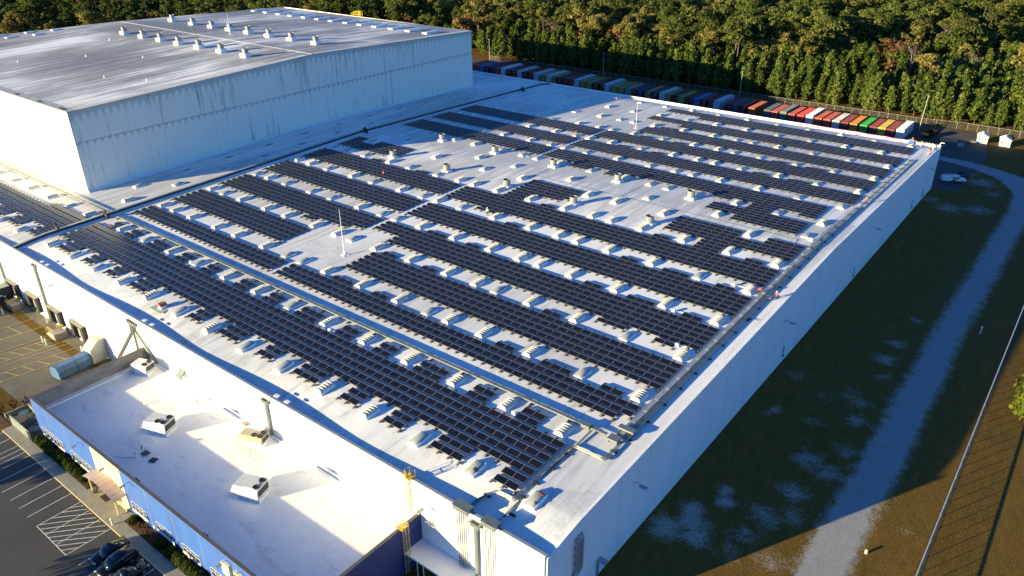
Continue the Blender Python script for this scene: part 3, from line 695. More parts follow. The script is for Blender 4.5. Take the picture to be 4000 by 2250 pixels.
def dome_smooth(h=.28, z=.21):
    m = MB(); nx, nyy = 10, 12
    for j in range(nyy + 1):
        v = j / nyy
        for i in range(nx + 1):
            u = i / nx; k = (math.sin(math.pi * u) ** .5) * (math.sin(math.pi * v) ** .5)
            m.v.append((-(SW / 2 - .03) + u * (SW - .06), .03 + v * (SL - .06), z + h * k))
    w_ = nx + 1
    for j in range(nyy):
        for i in range(nx): m.f.append((j * w_ + i, j * w_ + i + 1, (j + 1) * w_ + i + 1, (j + 1) * w_ + i)); m.m.append(0)
    return m
protos = {}
for key, dm, mt in (('r', dome_ribbed(), M_dome), ('s', dome_smooth(), M_clear), ('g', dome_smooth(.12), M_clrsh), ('w', dome_smooth(.30), M_dome)):
    o = curb_mesh().build('skylight', M_curb); dm.build('dome', mt, o, smooth=(key != 'r'))
    c = MB(); c.box((0, SL / 2, .325), (SW + .02, SL + .02, .03)); protos[key] = o
    f = MB()
    for (cx, cy, wx, wy) in ((0, .02, SW, .07), (0, SL - .02, SW, .07), (-SW / 2 + .02, SL / 2, .07, SL - .12), (SW / 2 - .02, SL / 2, .07, SL - .12)): f.box((cx, cy, .212), (wx, wy, .04))
    f.build('dome_rim', M_trimw, o)
used = set()
KIND = {'r': 'ribbed cream', 's': 'smooth grey', 'g': 'flat dark', 'w': 'smooth white'}
def skylight(x, y, key, label):
    src = protos[key]
    if key in used: o = copy_tree(src)
    else: o = src; used.add(key)
    xc = x - .36; o.location = W(xc, y, roofz(xc, y + .6)); o.rotation_euler[0] = math.atan((roofz(xc, y + 1.25) - roofz(xc, y)) / 1.25)
    tag(o, label, 'skylight', 'roof skylights')
XS = [-2.6, -7.08, -11.52, -16.0, -19.4, -21.6, -24.95, -29.4, -33.85, -37.2, -39.4, -42.75, -47.2, -50.6, -55.0, -58.2, -60.6]
srows = [(2.2, SK1, 'ssrrssrsrrssr', 'the front aisle by the parapet'), (8.1, SK2, 'rrrrrrsrrsrsr', 'the aisle before the cable tray')]
for n_, (y, ty) in enumerate(((13.97, 'rsrrrsrrrssrrrrrr'), (19.9, 'rsrrsrrrrsrrrrrsr'), (25.85, 'rrrrrrrrrssrsssrs'), (31.9, 'rsrrrrrrsrsrsrsrr'), (37.85, 'rrrrrrrrrrrssrsss'))):
    srows.append((y, XS, ty, 'the %s aisle behind the cable tray' % WORDS[n_]))
srows.append((42.36, [-7.07, -16.05, -21.62, -25.05, -34.0, -39.5, -47.24, -58.4], 'rrrrrwrs', 'the open row just before the roof ridge'))
srows.append((45.45, [-2.65, -11.65, -19.5, -29.4, -37.3, -42.88, -55.1], 'srwrwrg', 'the row just past the roof ridge'))
for n_, (y, ty) in enumerate(((49.65, 'rsrsswrwrwwwrrggg'), (55.65, 'wsrrwwwrswwrrwggg'), (61.42, 'rwrwrrrwrrwrrgggg'), (67.25, 'rwwwwrrwrwrrggggg'), (73.08, 'rwwrwwrrrwwrggggg'))):
    srows.append((y, XS, ty, 'the %s aisle beyond the roof ridge' % WORDS[n_]))
srows.append((78.95, [-4.86 - 4.46 * k for k in range(13)], 'rrwwrrwrwrwgg', 'the second last row before the back edge'))
srows.append((84.85, [-2.7 - 4.44 * k for k in range(14)], 'rwrwwrwrwwrwgg', 'the last row before the back edge'))
srows.append((7.93, [-64.79, -69.05, -73.44, -78.18, -82.63, -87.1], 'rsrrss', 'the rear aisle left of the divider'))
srows.append((1.97, [-66.71, -71.1, -75.6], 'ssr', 'the front aisle left of the divider'))
for y, xs_, ty, where in srows:
    for n_, (x, k) in enumerate(zip(xs_, ty)): skylight(x, y, k, '%s skylight, %s from the right in %s' % (KIND[k], OW(n_ + 1), where))
for n_ in range(11): skylight(-65.3, 12.47 + 5.93 * n_, 'r' if n_ == 0 else 's' if n_ == 1 else 'g', '%s skylight, %s from the front in the line beside the divider wall' % (KIND['r' if n_ == 0 else 's' if n_ == 1 else 'g'], OW(n_ + 1)))
for n_ in range(11): skylight(-68.6, 15.5 + 5.93 * n_, 's' if n_ == 0 else 'g', '%s skylight, %s from the front in the line beside the cold store wall' % (KIND['s' if n_ == 0 else 'g'], OW(n_ + 1)))

# ================================================================== roof fans
M_fanw = plain('pale_fan_metal', (.27, .29, .29), .4, .25, .10, 2)
fan0 = None
def fan(x, y, z, label, group, sc_=1.0):
    global fan0
    if fan0 is None:
        r = empty('roof_fan', W(x, y, z), label, 'roof fan', group)
        m = MB(); m.extr([(-.95, -.15), (.95, -.15), (.85, .38), (-.85, .38)], 'y', -.85, .85); m.build('curb', M_curb, r)
        m = MB(); n = 32
        for i, (rad, zz) in enumerate(((.72, .38), (.72, 1.62), (.66, 1.62), (.66, 1.2))):
            for k in range(n):
                a = 2 * math.pi * k / n; q = rad - (.03 if k % 2 and i < 2 else 0); m.v.append((q * math.cos(a), q * math.sin(a), zz))
        for i in range(3):
            for k in range(n): m.f.append((i * n + k, i * n + (k + 1) % n, (i + 1) * n + (k + 1) % n, (i + 1) * n + k)); m.m.append(0)
        m.build('drum', M_fanw, r)
        m = MB(); m.lathe([(.66, 1.38), (0, 1.42)], n=16); m.box((0, 0, 1.50), (1.3, .10, .16)); m.build('damper', M_dark, r)
        m = MB(); m.lathe([(.74, 1.56), (.77, 1.6), (.77, 1.66), (.66, 1.66)], n=24); m.build('rim', M_fanw, r)
        fan0 = r
    else:
        r = copy_tree(fan0); r.location = W(x, y, z); tag(r, label, 'roof fan', group)
    r.scale = (sc_ * 1.12,) * 3; return r
for n_, x in enumerate((-16.28, -25.25, -34.1, -43.06, -52.0)):
    fan(x, 39.85, roofz(x, 39.85), 'round silver roof fan, %s from the right in the row before the ridge' % OW(n_ + 1), 'roof fans along the warehouse ridge')
    fan(x, 48.75, roofz(x, 48.75), 'round silver roof fan, %s from the right in the row beyond the ridge' % OW(n_ + 1), 'roof fans along the warehouse ridge')
XB = [-78.4, -84.1, -89.6, -94.95, -99.93, -105.0, -110.65, -117.0]
tf0 = None
def tfan(x, y, label):
    global tf0
    if tf0 is None:
        r = empty('tower_roof_fan', W(x, y, tz(y) + .02), label, 'roof fan', 'fans on the cold store roof')
        m = MB(); m.extr([(-1.25, 0), (1.25, 0), (1.25, .85), (1.15, .95), (-1.15, .95), (-1.25, .85)], 'y', -1.1, 1.1); m.build('plenum', M_curb, r)
        m = MB(); m.box((-.35, -1.1, .48), (.65, .06, .55)); m.box((-1.25, -.1, .48), (.06, .8, .5)); m.build('louvre', M_deck, r)
        m = MB(); m.lathe([(.85, .95), (.8, 1.1), (.86, 2.35), (.80, 2.35), (.78, 1.9), (0, 1.95)], n=20); m.build('drum', M_fanw, r)
        tf0 = r
    else:
        r = copy_tree(tf0); r.location = W(x, y, tz(y) + .02); tag(r, label, 'roof fan', 'fans on the cold store roof')
for n_, x in enumerate(XB[:7]): tfan(x, 38.85, 'boxy roof fan, %s from the right in the near row on the cold store' % OW(n_ + 1))
for n_, x in enumerate(XB): tfan(x, 50.85, 'boxy roof fan, %s from the right in the far row on the cold store' % OW(n_ + 1))
m0 = None
for n_, x in enumerate((-74.7, -78.6, -82.6, -86.6, -90.3, -94, -97.9, -101.7, -105.5, -109.4, -113.0, -117, -120.8)):
    if m0 is None:
        m = MB(); m.extr([(-1.1, -.05), (1.1, -.05), (1.05, .55), (-1.05, .55)], 'y', -3.0, 3.0); m0 = m.build('smoke_hatch', M_curb)
        m = MB(); m.box((0, 0, .60), (2.2, 6.1, .07)); m.build('lid', M_clear, m0); o = m0
    else: o = copy_tree(m0)
    o.location = W(x, 71.2, tz(71.2)); tag(o, 'long low roof hatch, %s from the right along the back of the cold store roof' % OW(n_ + 1), 'roof hatch', 'hatches on the cold store roof')
for n_, (x, y) in enumerate(((-128.3, 27.5), (-125.1, 27.5), (-126.9, 31.2), (-123.6, 31.1), (-125.1, 34.6))):
    o = copy_tree(m0); o.scale = (.8, .45, .6); o.location = W(x, y, tz(y)); tag(o, 'small white roof hatch, %s of five at the left end of the cold store roof' % OW(n_ + 1), 'roof hatch', 'hatches on the cold store roof')
for n_, (x, y) in enumerate(((-77.5, 24), (-84, 22), (-91, 31), (-99, 27), (-108, 35), (-104, 20))):
    mb = MB(); mb.lathe([(.5, -.02), (.14, .03), (.14, .5), (.0, .52)], n=8); tag(mb.build('vent_stub', M_curb, loc=W(x, y, tz(y) + .02)), 'tiny white vent stub, %s from the right on the cold store roof' % OW(n_ + 1), 'vent', 'vent stubs on the cold store roof')
def mast(p, h, r0, label, name='lightning_mast'):
    m = MB(); m.tube([(0, 0, 0), (0, 0, h * .5), (0, 0, h)], [r0, r0 * .8, r0 * .45], 7); m.box((0, 0, .06), (1.5, .12, .1), 0, .7); m.box((0, 0, .065), (1.5, .12, .1), 0, 2.3)
    for k in range(3): m.tube([(0, 0, .9), (.5 * math.cos(2.1 * k), .5 * math.sin(2.1 * k), .1)], .03, 4)
    return tag(m.build(name, M_trimw, loc=p), label, 'mast')
mast(W(-35.57, 17.65, roofz(-35, 17.65)), 9.2, .075, 'tall white mast standing in the open patch of the left middle arrays')
mast(W(-35.6, 70.83, roofz(-35, 70.8)), 7.5, .07, 'thin white mast near the back edge of the warehouse roof')
mast(W(-95.6, 48.0, tz(48)), 6.5, .07, 'thin white mast among the fans on the cold store roof')
r = empty('roof_ladder_cage', W(-101.0, 78.6, 9.35), 'yellow safety cage at the back edge of the cold store roof', 'safety cage')
mb = MB()
for x in np.linspace(0, 2.4, 4):
    for y in (0, 1.2): mb.tube([(x, y, 0), (x, y, 1.9)], .05, 5)
for z in (.6, 1.2, 1.85):
    for y in (0, 1.2): mb.tube([(-3, y, z * .5), (0, y, z), (2.4, y, z)], .045, 5)
    for x in (0, 2.4): mb.tube([(x, 0, z), (x, 1.2, z)], .045, 5)
mb.build('rails', plain('bright_yellow_paint', (.75, .55, .02), .5), r)

# ================================================================== cable trays, conduits
r = empty('cable_tray', W(-33, 9.88, 0), 'long grey covered cable tray running along behind the nearest array', 'cable tray')
def zr(x, y): return roofz(x, y) * S + ZO
mb = MB(); z = roofz(-30, 9.88)
for x0 in np.arange(-118, -3.9, 1.48):
    if -63.7 < x0 + .74 < -62.3: continue
    mb.box(W(x0 + .74, 9.88, z) + Vector((0, 0, .42)), (1.48 * S - .02, .52, .14)); mb.box(W(x0 + .03, 9.88, z) + Vector((0, 0, .50)), (.08, .62, .05))
child(mb.build('tray_cover', M_galv), r)
mb = MB()
for dy in (-.2, 0, .2): mb.tube([W(-62, 9.88, z) + Vector((0, dy, .3)), W(-4, 9.88, z) + Vector((0, dy, .3))], .05, 5)
child(mb.build('conduit', M_pipe), r)
for x0 in np.arange(-61.5, -4, 2.96):
    mb = MB(); mb.box(W(x0, 9.72, z) + Vector((0, -.05, .06)), (.28, .7, .14)); mb.box(W(x0, 9.88, z) + Vector((0, 0, .24)), (.07, .5, .30)); child(mb.build('support_foot', M_dark), r)
mb = MB(); mb.box(W(-4.0, 9.85, z) + Vector((0, 0, .40)), (1.2, 1.0, .5)); child(mb.build('pull_box', M_galv, bevel=.02), r)
r = empty('conduit_run', W(-1.65, 40, roofz(-1.6, 40)), 'broad bundle of dark conduits along the right edge of the warehouse roof', 'conduits')
PTS = [10.2, 22, 33, RIDGE, 55, 66, 79]
for k in range(7):
    x = -2.05 + .125 * k; y1 = 79 if k > 4 else 57 if k > 2 else 45 - 6 * (2 - k)
    pts = [W(x, y, roofz(x, y)) + Vector((0, 0, .30)) for y in PTS if y < y1] + [W(x, y1, roofz(x, y1)) + Vector((0, 0, .30))]
    mb = MB(); mb.tube(pts, .085, 6); child(mb.build('conduit', M_galv if k > 3 else M_coping), r)
mb = MB()
for i in range(28):
    y0 = 10.3 + i * 1.48; mb.box(W(-1.82, y0 + .74, roofz(-1.8, y0 + .74)) + Vector((0, 0, .40)), (.55, 1.48 * S - .03, .05), 0)
child(mb.build('tray_cover', M_coping), r)
for i in range(32):
    y0 = 10.4 + i * 2.2; mb = MB(); mb.box(W(-1.6, y0, roofz(-1.6, y0)) + Vector((0, 0, .10)), (2.1 if y0 < 50 else 1.0, .22, .18)); child(mb.build('support_foot', M_dark), r)
for (x, y, dx, dy, h) in ((-1.75, 10.9, 2.3, .9, .62), (-1.95, 9.75, 1.5, 1.3, .5)):
    mb = MB(); mb.box(W(x, y, roofz(x, y)) + Vector((0, 0, h)), (dx, dy, .28)); mb.box(W(x, y, roofz(x, y)) + Vector((-dx * .4, 0, h / 2)), (.1, dy * .8, h)); mb.box(W(x, y, roofz(x, y)) + Vector((dx * .4, 0, h / 2)), (.1, dy * .8, h)); child(mb.build('pull_box', M_galv, bevel=.02), r)
r = empty('conduit_run', W(-3.75, 5, roofz(-3, 5)), 'silver conduits beside the nearest array leading to the front parapet boxes', 'conduits')
def cpath(pts, dz=.28): return [W(x, y, roofz(x, y)) + Vector((0, 0, dz)) for x, y in pts]
def smooth_path(pts, n=5):
    out = [pts[0]]
    for i in range(1, len(pts) - 1):
        a, b_, c = pts[i - 1], pts[i], pts[i + 1]; a2 = b_ + (a - b_).normalized() * min(.55, (a - b_).length * .45); c2 = b_ + (c - b_).normalized() * min(.55, (c - b_).length * .45)
        for k in range(n + 1):
            t = k / n; out.append(a2 * (1 - t) ** 2 + b_ * 2 * t * (1 - t) + c2 * t * t)
    return out + [pts[-1]]
for k in range(5):
    d = .09 * k
    if k < 3: pts = [(-1.55 + d, 9.6), (-1.55 + d, 7.95 - d), (-3.62 + d, 7.95 - d), (-3.85 + d, 7.6), (-3.85 + d, 2.3 - d), (-5.05 - d * .5, 2.25 - d), (-5.45 - d, 1.0), (-5.45 - d, .2)]
    else: pts = [(-3.85 + d, 9.7), (-3.85 + d, 1.1), (-3.5 - d + .2, .6), (-3.5 - d + .2, .2)]
    mb = MB(); mb.tube(smooth_path(cpath(pts)), .07, 6); child(mb.build('conduit', M_galv), r)
for (x, y) in ((-3.6, 7), (-3.6, 5.5), (-3.6, 4), (-3.6, 2.7), (-2.6, 7.85), (-1.45, 8.9), (-5.3, 1.7), (-4.5, 2.15), (-3.3, 1.4)):
    mb = MB(); mb.box(W(x, y, roofz(x, y)) + Vector((0, 0, .09)), (.9, .25, .2)); child(mb.build('support_foot', M_dark), r)
for n_, (x, y, lb) in enumerate(((-26.1, 7.95, 'small white junction box left of a ribbed skylight before the cable tray'), (-8.46, 8.2, 'small white junction box beside the nearest array, right end before the cable tray'), (-45.7, 8.3, 'small white junction box left of a smooth skylight before the cable tray'), (-6.41, 25.9, 'small white junction box at the right end of the second array gap'), (-4.39, 32.63, 'small white junction box beside the ribbed skylight near two orange workers'), (-3.86, 21.58, 'small white junction box tucked against a short panel row near the roof edge'), (-2.35, 45.2, 'white equipment box at the right end of the ridge cable'), (-39.9, 49.9, 'small white junction box at the end of a ridge cable branch'))):
    mb = MB(); mb.box((0, 0, .35), (.55, .35, .4)); mb.box((0, 0, .08), (.7, .5, .16)); mb.tube([(.2, 0, .3), (1.2, .5, .1), (2.2, .6, .08)], .03, 4); tag(mb.build('junction_box', M_trimw, loc=W(x, y, roofz(x, y))), lb, 'junction box')
r = empty('pipe_stack', W(-40.37, 2.41, roofz(-40, 2.4)), 'rusty red capped pipe stack with antennas in the front aisle', 'pipe stack')
M_rust = plain('rusty_red_metal', (.30, .10, .06), .7, .2, .3, 3)
mb = MB(); mb.box((0, 0, .25), (1.0, 1.0, .5)); mb.box((0, 0, .02), (3.4, 2.8, .03), 1); mb.build('curb', [M_trimw, M_tanroof], r); mb = MB(); mb.extr([(-.6, .5), (.6, .5), (.35, .9), (-.35, .9)], 'y', -.6, .6); mb.build('hood', M_rust, r)
mb = MB()
for k in range(5): mb.tube([(random.uniform(-.6, .6), random.uniform(-.6, .6), .0), (random.uniform(-.9, .9), random.uniform(-.6, .9), 1.6)], .02, 4)
mb.build('antenna', M_galv, r)
M_maroon = plain('maroon_wrapped_pipe', (.045, .018, .015), .8, 0, .3, 3)
for x, y, lb in ((-62.75, 9.12, 'maroon wrapped pipe fitting on the divider wall beside the cable tray end'), (-63.5, 4.47, 'maroon wrapped pipe fitting on the divider wall nearest the front parapet'), (-62.75, 45.1, 'maroon wrapped pipe fitting on the divider wall near the roof ridge'), (-62.6, 80.1, 'maroon wrapped pipe fitting on the divider wall nearest the back edge')):
    mb = MB(); mb.tube([(.7, 0, .0), (.6, 0, .9), (0, 0, 1.25), (-.7, 0, 1.0), (-.8, 0, .1)], .2, 7); mb.lathe([(.0, 1.15), (.2, 1.2), (.24, 1.5), (.12, 1.75), (0, 1.8)], n=8); mb.box((.1, .1, .5), (.9, .5, .8))
    tag(mb.build('pipe_fitting', M_maroon, loc=W(x, y, roofz(x, y))), lb, 'pipe fitting')
for n_, x in enumerate((-57.4, -39.4, -22.5)):
    for d in (0, 1.1):
        mb = MB(); mb.box((0, 0, 0), (.9, .55, .06)); mb.box((0, .1, -.2), (.1, .1, .4)); tag(mb.build('parapet_cap_plate', M_trimw, loc=W(x + d, .35, .06), rz=.1), 'white cap plate, %s one above the %s parapet downspout from the left' % ('left' if d == 0 else 'right', WORDS[n_]), 'cap plate')

# ================================================================== ground, path, yard, parking
def gz(x, y):                # ground height in layout units (loading yard is dug in)
    z = -5.85
    if x < -40.6 and -10 < y < 1: z -= .66 * max(0.0, min(1.0, (y + 10) / 8.5)) * min(1, (-40.6 - x) / .6)
    return z
PL = [(9.13, -6), (9.13, 12.2), (9.0, 17), (9.2, 21), (9.14, 25), (9.2, 30), (9.0, 34), (9.3, 39), (9.2, 46), (9.25, 52), (9.4, 59), (9.5, 67), (9.4, 76), (9.7, 85.4), (8.9, 93), (6.3, 98.1), (2, 101.2), (-3, 102.6), (-20, 103)]
PR = [(11.57, -6), (11.57, 14), (11.6, 19), (11.4, 21), (11.7, 25), (11.6, 30), (11.5, 35), (11.5, 43), (11.1, 47), (11.3, 53), (11.45, 60), (11.5, 66), (11.6, 74), (11.9, 84), (12.1, 94), (9.6, 100.6), (5.7, 103), (1.5, 104.4), (-20, 106)]
def interp(poly, t):
    k = t * (len(poly) - 1); i = min(int(k), len(poly) - 2); f = k - i
    return np.array(poly[i]) * (1 - f) + np.array(poly[i + 1]) * f
BLOBS = [(1.4, 11.2, 1.3, 1), (2.6, 12.6, 1.3, 1), (2.0, 13.6, 1.0, 1), (3.2, 11.6, 1.2, .95), (3.4, 15.6, .8, .95), (3.0, 16.6, .7, .9), (1.7, 33.1, 1.2, .55), (7.0, 43.5, 1.1, .75), (6.9, 40.2, 1.2, .8), (7.3, 48.9, .9, .6), (6.3, 33.1, 1.4, .55), (7.5, 37.2, .9, .6), (4.6, 31.8, 1.2, .45), (7.6, 30, 1.3, .65), (4.9, 27.5, 1.2, .5), (7.2, 32.4, 1.2, .6), (6.3, 23, 1.6, .7), (7.9, 22.5, 1.3, .7), (6.6, 19.3, 1.4, .7), (8, 25.7, 1.3, .6), (5.6, 13.6, 1.3, .6), (6, 15.9, 1.4, .7), (5.4, 11.8, 1.2, .5), (7.4, 17, 1.2, .65), (3.5, 82, 2.4, .72), (6.5, 83.5, 2.2, .72), (1, 84, 1.6, .6), (5, 95, 2.5, .75), (2, 98, 2.5, .8), (-3, 97, 4, .8), (-10, 98, 5, .75), (7, 91, 1.6, .6), (12.9, 45, 1.5, .3), (13.5, 20, 1.5, .3), (12.5, 14, 1.2, .45), (7.6, 12.5, 1.3, .6), (2.2, 27.5, .7, .7), (1.9, 26.6, .6, .6)]
gx = sorted(set([-1500, -1000, -600, -500, -420, -350, -300, -250, -220, -190, -160, -130] + list(np.arange(-110, -41, 4)) + [-41.2, -40.61, -40.0, -30, -20, -10, -1] + list(np.round(np.arange(0, 16, .25), 3)) + list(np.arange(16, 40, 1.5)) + [50, 70, 100, 150, 250, 400, 900]))
gy = sorted(set([-600, -200, -120, -80, -60, -40, -30, -20, -14] + list(np.round(np.arange(-11, 1.1, 1.0), 3)) + list(np.round(np.arange(2, 60, .35), 3)) + list(np.arange(60, 120, .8)) + [125, 135, 150, 180, 220, 270, 330, 400, 500, 700, 1500]))
GX, GY = np.meshgrid(gx, gy, indexing='ij'); sand = np.zeros_like(GX)
for bx, by, br, ba in BLOBS: sand = np.maximum(sand, ba * np.exp(-(((GX - bx) / br) ** 2 + ((GY - by) / br) ** 2)))
pc = (np.array([interp(PL, t) for t in np.linspace(0, 1, 200)]) + np.array([interp(PR, t) for t in np.linspace(0, 1, 200)])) / 2
dmin = np.full_like(GX, 99.)
for a in pc: dmin = np.minimum(dmin, np.hypot(GX - a[0], GY - a[1]))
sand = np.maximum(sand, .75 * np.clip(1 - (dmin - 1.1) / 1.0, 0, 1))
mb = MB(); nyg = len(gy)
mb.v = [tuple(W(gx[i], gy[j], gz(gx[i], gy[j]))) for i in range(len(gx)) for j in range(nyg)]
mb.f = [(i * nyg + j, (i + 1) * nyg + j, (i + 1) * nyg + j + 1, i * nyg + j + 1) for i in range(len(gx) - 1) for j in range(nyg - 1)]; mb.m = [0] * len(mb.f)
m, nt, b = nodes('mown_autumn_grass')
at = N(nt, 'ShaderNodeAttribute', attribute_name='sand')
n1 = noise(nt, coords(nt, (1, 1, 1), 'World'), .12, 4); n2 = noise(nt, coords(nt, (1, .35, 1), 'World', (0, 0, R(15))), .9, 6, .7); n3 = noise(nt, coords(nt, (1, 1, 1), 'World'), 3.5, 5, .7); n5 = noise(nt, coords(nt, (1, 1, 1), 'World'), .55, 6, .7)
gr = ramp(nt, n1, [(.3, (.085, .068, .014)), (.5, (.150, .080, .016)), (.7, (.20, .085, .018))])
gr = mix(nt, .55, gr, ramp(nt, n2, [(.25, (.04, .030, .008)), (.5, (.125, .076, .016)), (.75, (.26, .18, .045))]))
gr = mix(nt, .5, gr, ramp(nt, n3, [(.3, (.04, .027, .007)), (.55, (.13, .08, .018)), (.75, (.33, .24, .065))]))
msk = math_(nt, 'ADD', math_(nt, 'ADD', at.outputs['Fac'], math_(nt, 'MULTIPLY', math_(nt, 'SUBTRACT', n3, .5), 1.0)), math_(nt, 'MULTIPLY', math_(nt, 'SUBTRACT', n5, .5), 1.3))
sm = ramp(nt, msk, [(.34, 0), (.60, .38), (.90, .95)])
col = mix(nt, sm, gr, ramp(nt, n3, [(.3, (.22, .20, .165)), (.7, (.42, .39, .33))]))
L(nt, col, b.inputs['Base Color']); b.inputs['Roughness'].default_value = .9; b.inputs['Specular IOR Level'].default_value = .1; bump(nt, b, n3, .5, .12)
M_grass = m
gnd = tag(mb.build('ground', M_grass), kind='structure')
at_ = gnd.data.attributes.new('sand', 'FLOAT', 'POINT'); at_.data.foreach_set('value', sand.ravel().astype(np.float32))
m, nt, b = nodes('grey_gravel')
ed = N(nt, 'ShaderNodeAttribute', attribute_name='edge')
n1 = noise(nt, coords(nt, (1, 1, 1), 'World'), .5, 6, .7); n2 = noise(nt, coords(nt, (1, 1, 1), 'World'), 4, 4, .7)
c = mix(nt, .5, ramp(nt, n1, [(.3, (.20, .195, .19)), (.6, (.29, .285, .28)), (.72, (.33, .27, .18))]), ramp(nt, n2, [(.3, (.15, .15, .15)), (.7, (.38, .38, .38))]))
L(nt, c, b.inputs['Base Color']); b.inputs['Roughness'].default_value = .9; bump(nt, b, n2, .4, .08)
al = math_(nt, 'GREATER_THAN', math_(nt, 'ADD', ed.outputs['Fac'], math_(nt, 'ADD', math_(nt, 'MULTIPLY', math_(nt, 'SUBTRACT', n1, .5), 1.6), math_(nt, 'MULTIPLY', math_(nt, 'SUBTRACT', n2, .5), .9))), .5)
L(nt, al, b.inputs['Alpha'])
mb = MB(); e = []
T = np.linspace(0, 1, 160)
for t in T:
    a, c_ = interp(PL, t), interp(PR, t)
    for k, ev in ((-.12, 0), (.08, .55), (.3, 1.2), (.7, 1.2), (.92, .55), (1.12, 0)):
        p = a + (c_ - a) * k; mb.v.append(tuple(W(p[0], p[1], -5.85) + Vector((0, 0, .006)))); e.append(ev)
mb.f = [(i * 6 + k, i * 6 + k + 1, (i + 1) * 6 + k + 1, (i + 1) * 6 + k) for i in range(len(T) - 1) for k in range(5)]; mb.m = [0] * len(mb.f)
pth = tag(mb.build('gravel_path', m), kind='structure'); at_ = pth.data.attributes.new('edge', 'FLOAT', 'POINT'); at_.data.foreach_set('value', np.array(e, np.float32))

def slab(name, poly, mat, dz, kind='structure', sub=None):
    mb = MB(); mb.add([W(x, y, gz(x, y)) + Vector((0, 0, dz)) for x, y in poly], [tuple(range(len(poly)))]); return tag(mb.build(name, mat), kind=kind)
m, nt, b = nodes('stained_yard_concrete')
n1 = noise(nt, coords(nt, (.25, .06, 1), 'World', (0, 0, R(-20))), .8, 6, .65); n2 = noise(nt, coords(nt, (1, 1, 1), 'World'), .9, 5)
v = noise(nt, coords(nt, (.1, .1, 1), 'World'), 1, 4)
c = mix(nt, .5, ramp(nt, n1, [(.32, (.085, .075, .055)), (.6, (.17, .15, .11))]), ramp(nt, n2, [(.3, (.12, .108, .08)), (.7, (.18, .162, .12))])); c = mix(nt, ramp(nt, v, [(.55, 0), (.7, .6)]), c, (.10, .085, .06))
L(nt, c, b.inputs['Base Color']); b.inputs['Roughness'].default_value = .85; M_yard = m
mb = MB(); yx = [-100, -90, -80, -70, -60, -50, -41.2, -40.61]; yy = [-40, -20, -10, -8, -6, -4, -1.5, -.02]
mb.v = [tuple(W(x, y, gz(x, y)) + Vector((0, 0, .006))) for x in yx for y in yy]; k = len(yy)
mb.f = [(i * k + j, (i + 1) * k + j, (i + 1) * k + j + 1, i * k + j + 1) for i in range(len(yx) - 1) for j in range(k - 1) if not (yy[j] < -9 and yx[i] > -55)]; mb.m = [0] * len(mb.f)
tag(mb.build('loading_yard', M_yard), kind='structure')
m, nt, b = nodes('worn_asphalt')
n1 = noise(nt, coords(nt, (.15, .15, 1), 'World'), 1, 6, .65); n2 = noise(nt, coords(nt, (1, 1, 1), 'World'), 6, 3)
c = mix(nt, .35, ramp(nt, n1, [(.3, (.030, .029, .030)), (.6, (.058, .055, .054)), (.75, (.08, .075, .07))]), ramp(nt, n2, [(.3, (.03, .03, .03)), (.7, (.07, .07, .07))]))
L(nt, c, b.inputs['Base Color']); b.inputs['Roughness'].default_value = .85; M_asph = m
slab('parking_lot', [(-75, -40), (10, -40), (10, -10.52), (-43, -10.52), (-44.5, -11.2), (-46, -14), (-50, -22), (-75, -26)], M_asph, .004)
M_walk = plain('pale_sidewalk_concrete', (.27, .25, .20), .8, 0, .14, .8); M_kerb = plain('painted_kerb', (.46, .40, .26), .7, 0, .1); M_line = plain('worn_white_marking', (.62, .62, .60), .7, 0, .2, 2); M_yline = plain('worn_yellow_marking', (.62, .42, .12), .7, 0, .25, 2)
mb = MB(); mb.span(W(-42.9, -10.40, -5.85), W(-5, -9.66, -5.85) + Vector((0, 0, .13))); mb.span(W(-31.2, -9.659, -5.85), W(-26.4, -8.92, -5.85) + Vector((0, 0, .126))); tag(mb.build('sidewalk', M_walk), kind='structure')
mb = MB(); mb.span(W(-42.9, -10.46, -5.85), W(-5, -10.401, -5.85) + Vector((0, 0, .135))); tag(mb.build('kerb', M_kerb), kind='structure')
M_mulch = plain('brown_pine_straw', (.075, .035, .018), .95, 0, .45, 5)
for nm, (x0, x1) in (('mulch_bed', (-39.4, -31.25)), ('mulch_bed', (-26.35, -5))):
    mb = MB(); mb.span(W(x0, -9.659, -5.85), W(x1, -8.885, -5.85) + Vector((0, 0, .15))); tag(mb.build(nm, M_mulch), kind='structure')
mb = MB(); mb.add([W(x, y, -5.85) + Vector((0, 0, .012)) for x, y in ((-50, -12.6), (-44.4, -10.7), (-42.95, -9.7), (-46.5, -9.7), (-55, -11))], [(0, 1, 2, 3, 4)]); tag(mb.build('mulch_bed', M_mulch), kind='structure')
def line(mb, a, b_, wd=.1, dz=.009):
    a, b_ = W(a[0], a[1], gz(*a)), W(b_[0], b_[1], gz(*b_)); t = (b_ - a); s_ = Vector((-t.y, t.x, 0)).normalized() * wd / 2; up = Vector((0, 0, dz))
    mb.quad(a - s_ + up, b_ - s_ + up, b_ + s_ + up, a + s_ + up)
mb = MB()
for x in (-42.6, -41.4, -40.06, -39.45, -38.87, -38.21, -36.92, -35.64, -34.36, -33.08, -31.8): line(mb, (x, -10.5), (x + .02, -13.3))
line(mb, (-40.06, -12.5), (-38.9, -12.5)); line(mb, (-40.06, -12.5), (-38.9, -13.3)); line(mb, (-30.47, -10.5), (-30.47, -13.27)); line(mb, (-26.5, -10.5), (-26.5, -13.27)); line(mb, (-30.47, -13.27), (-26.5, -13.27)); line(mb, (-29.22, -10.5), (-29.22, -13.25), .09, .0125); line(mb, (-27.85, -10.5), (-27.85, -13.25), .09, .0125)
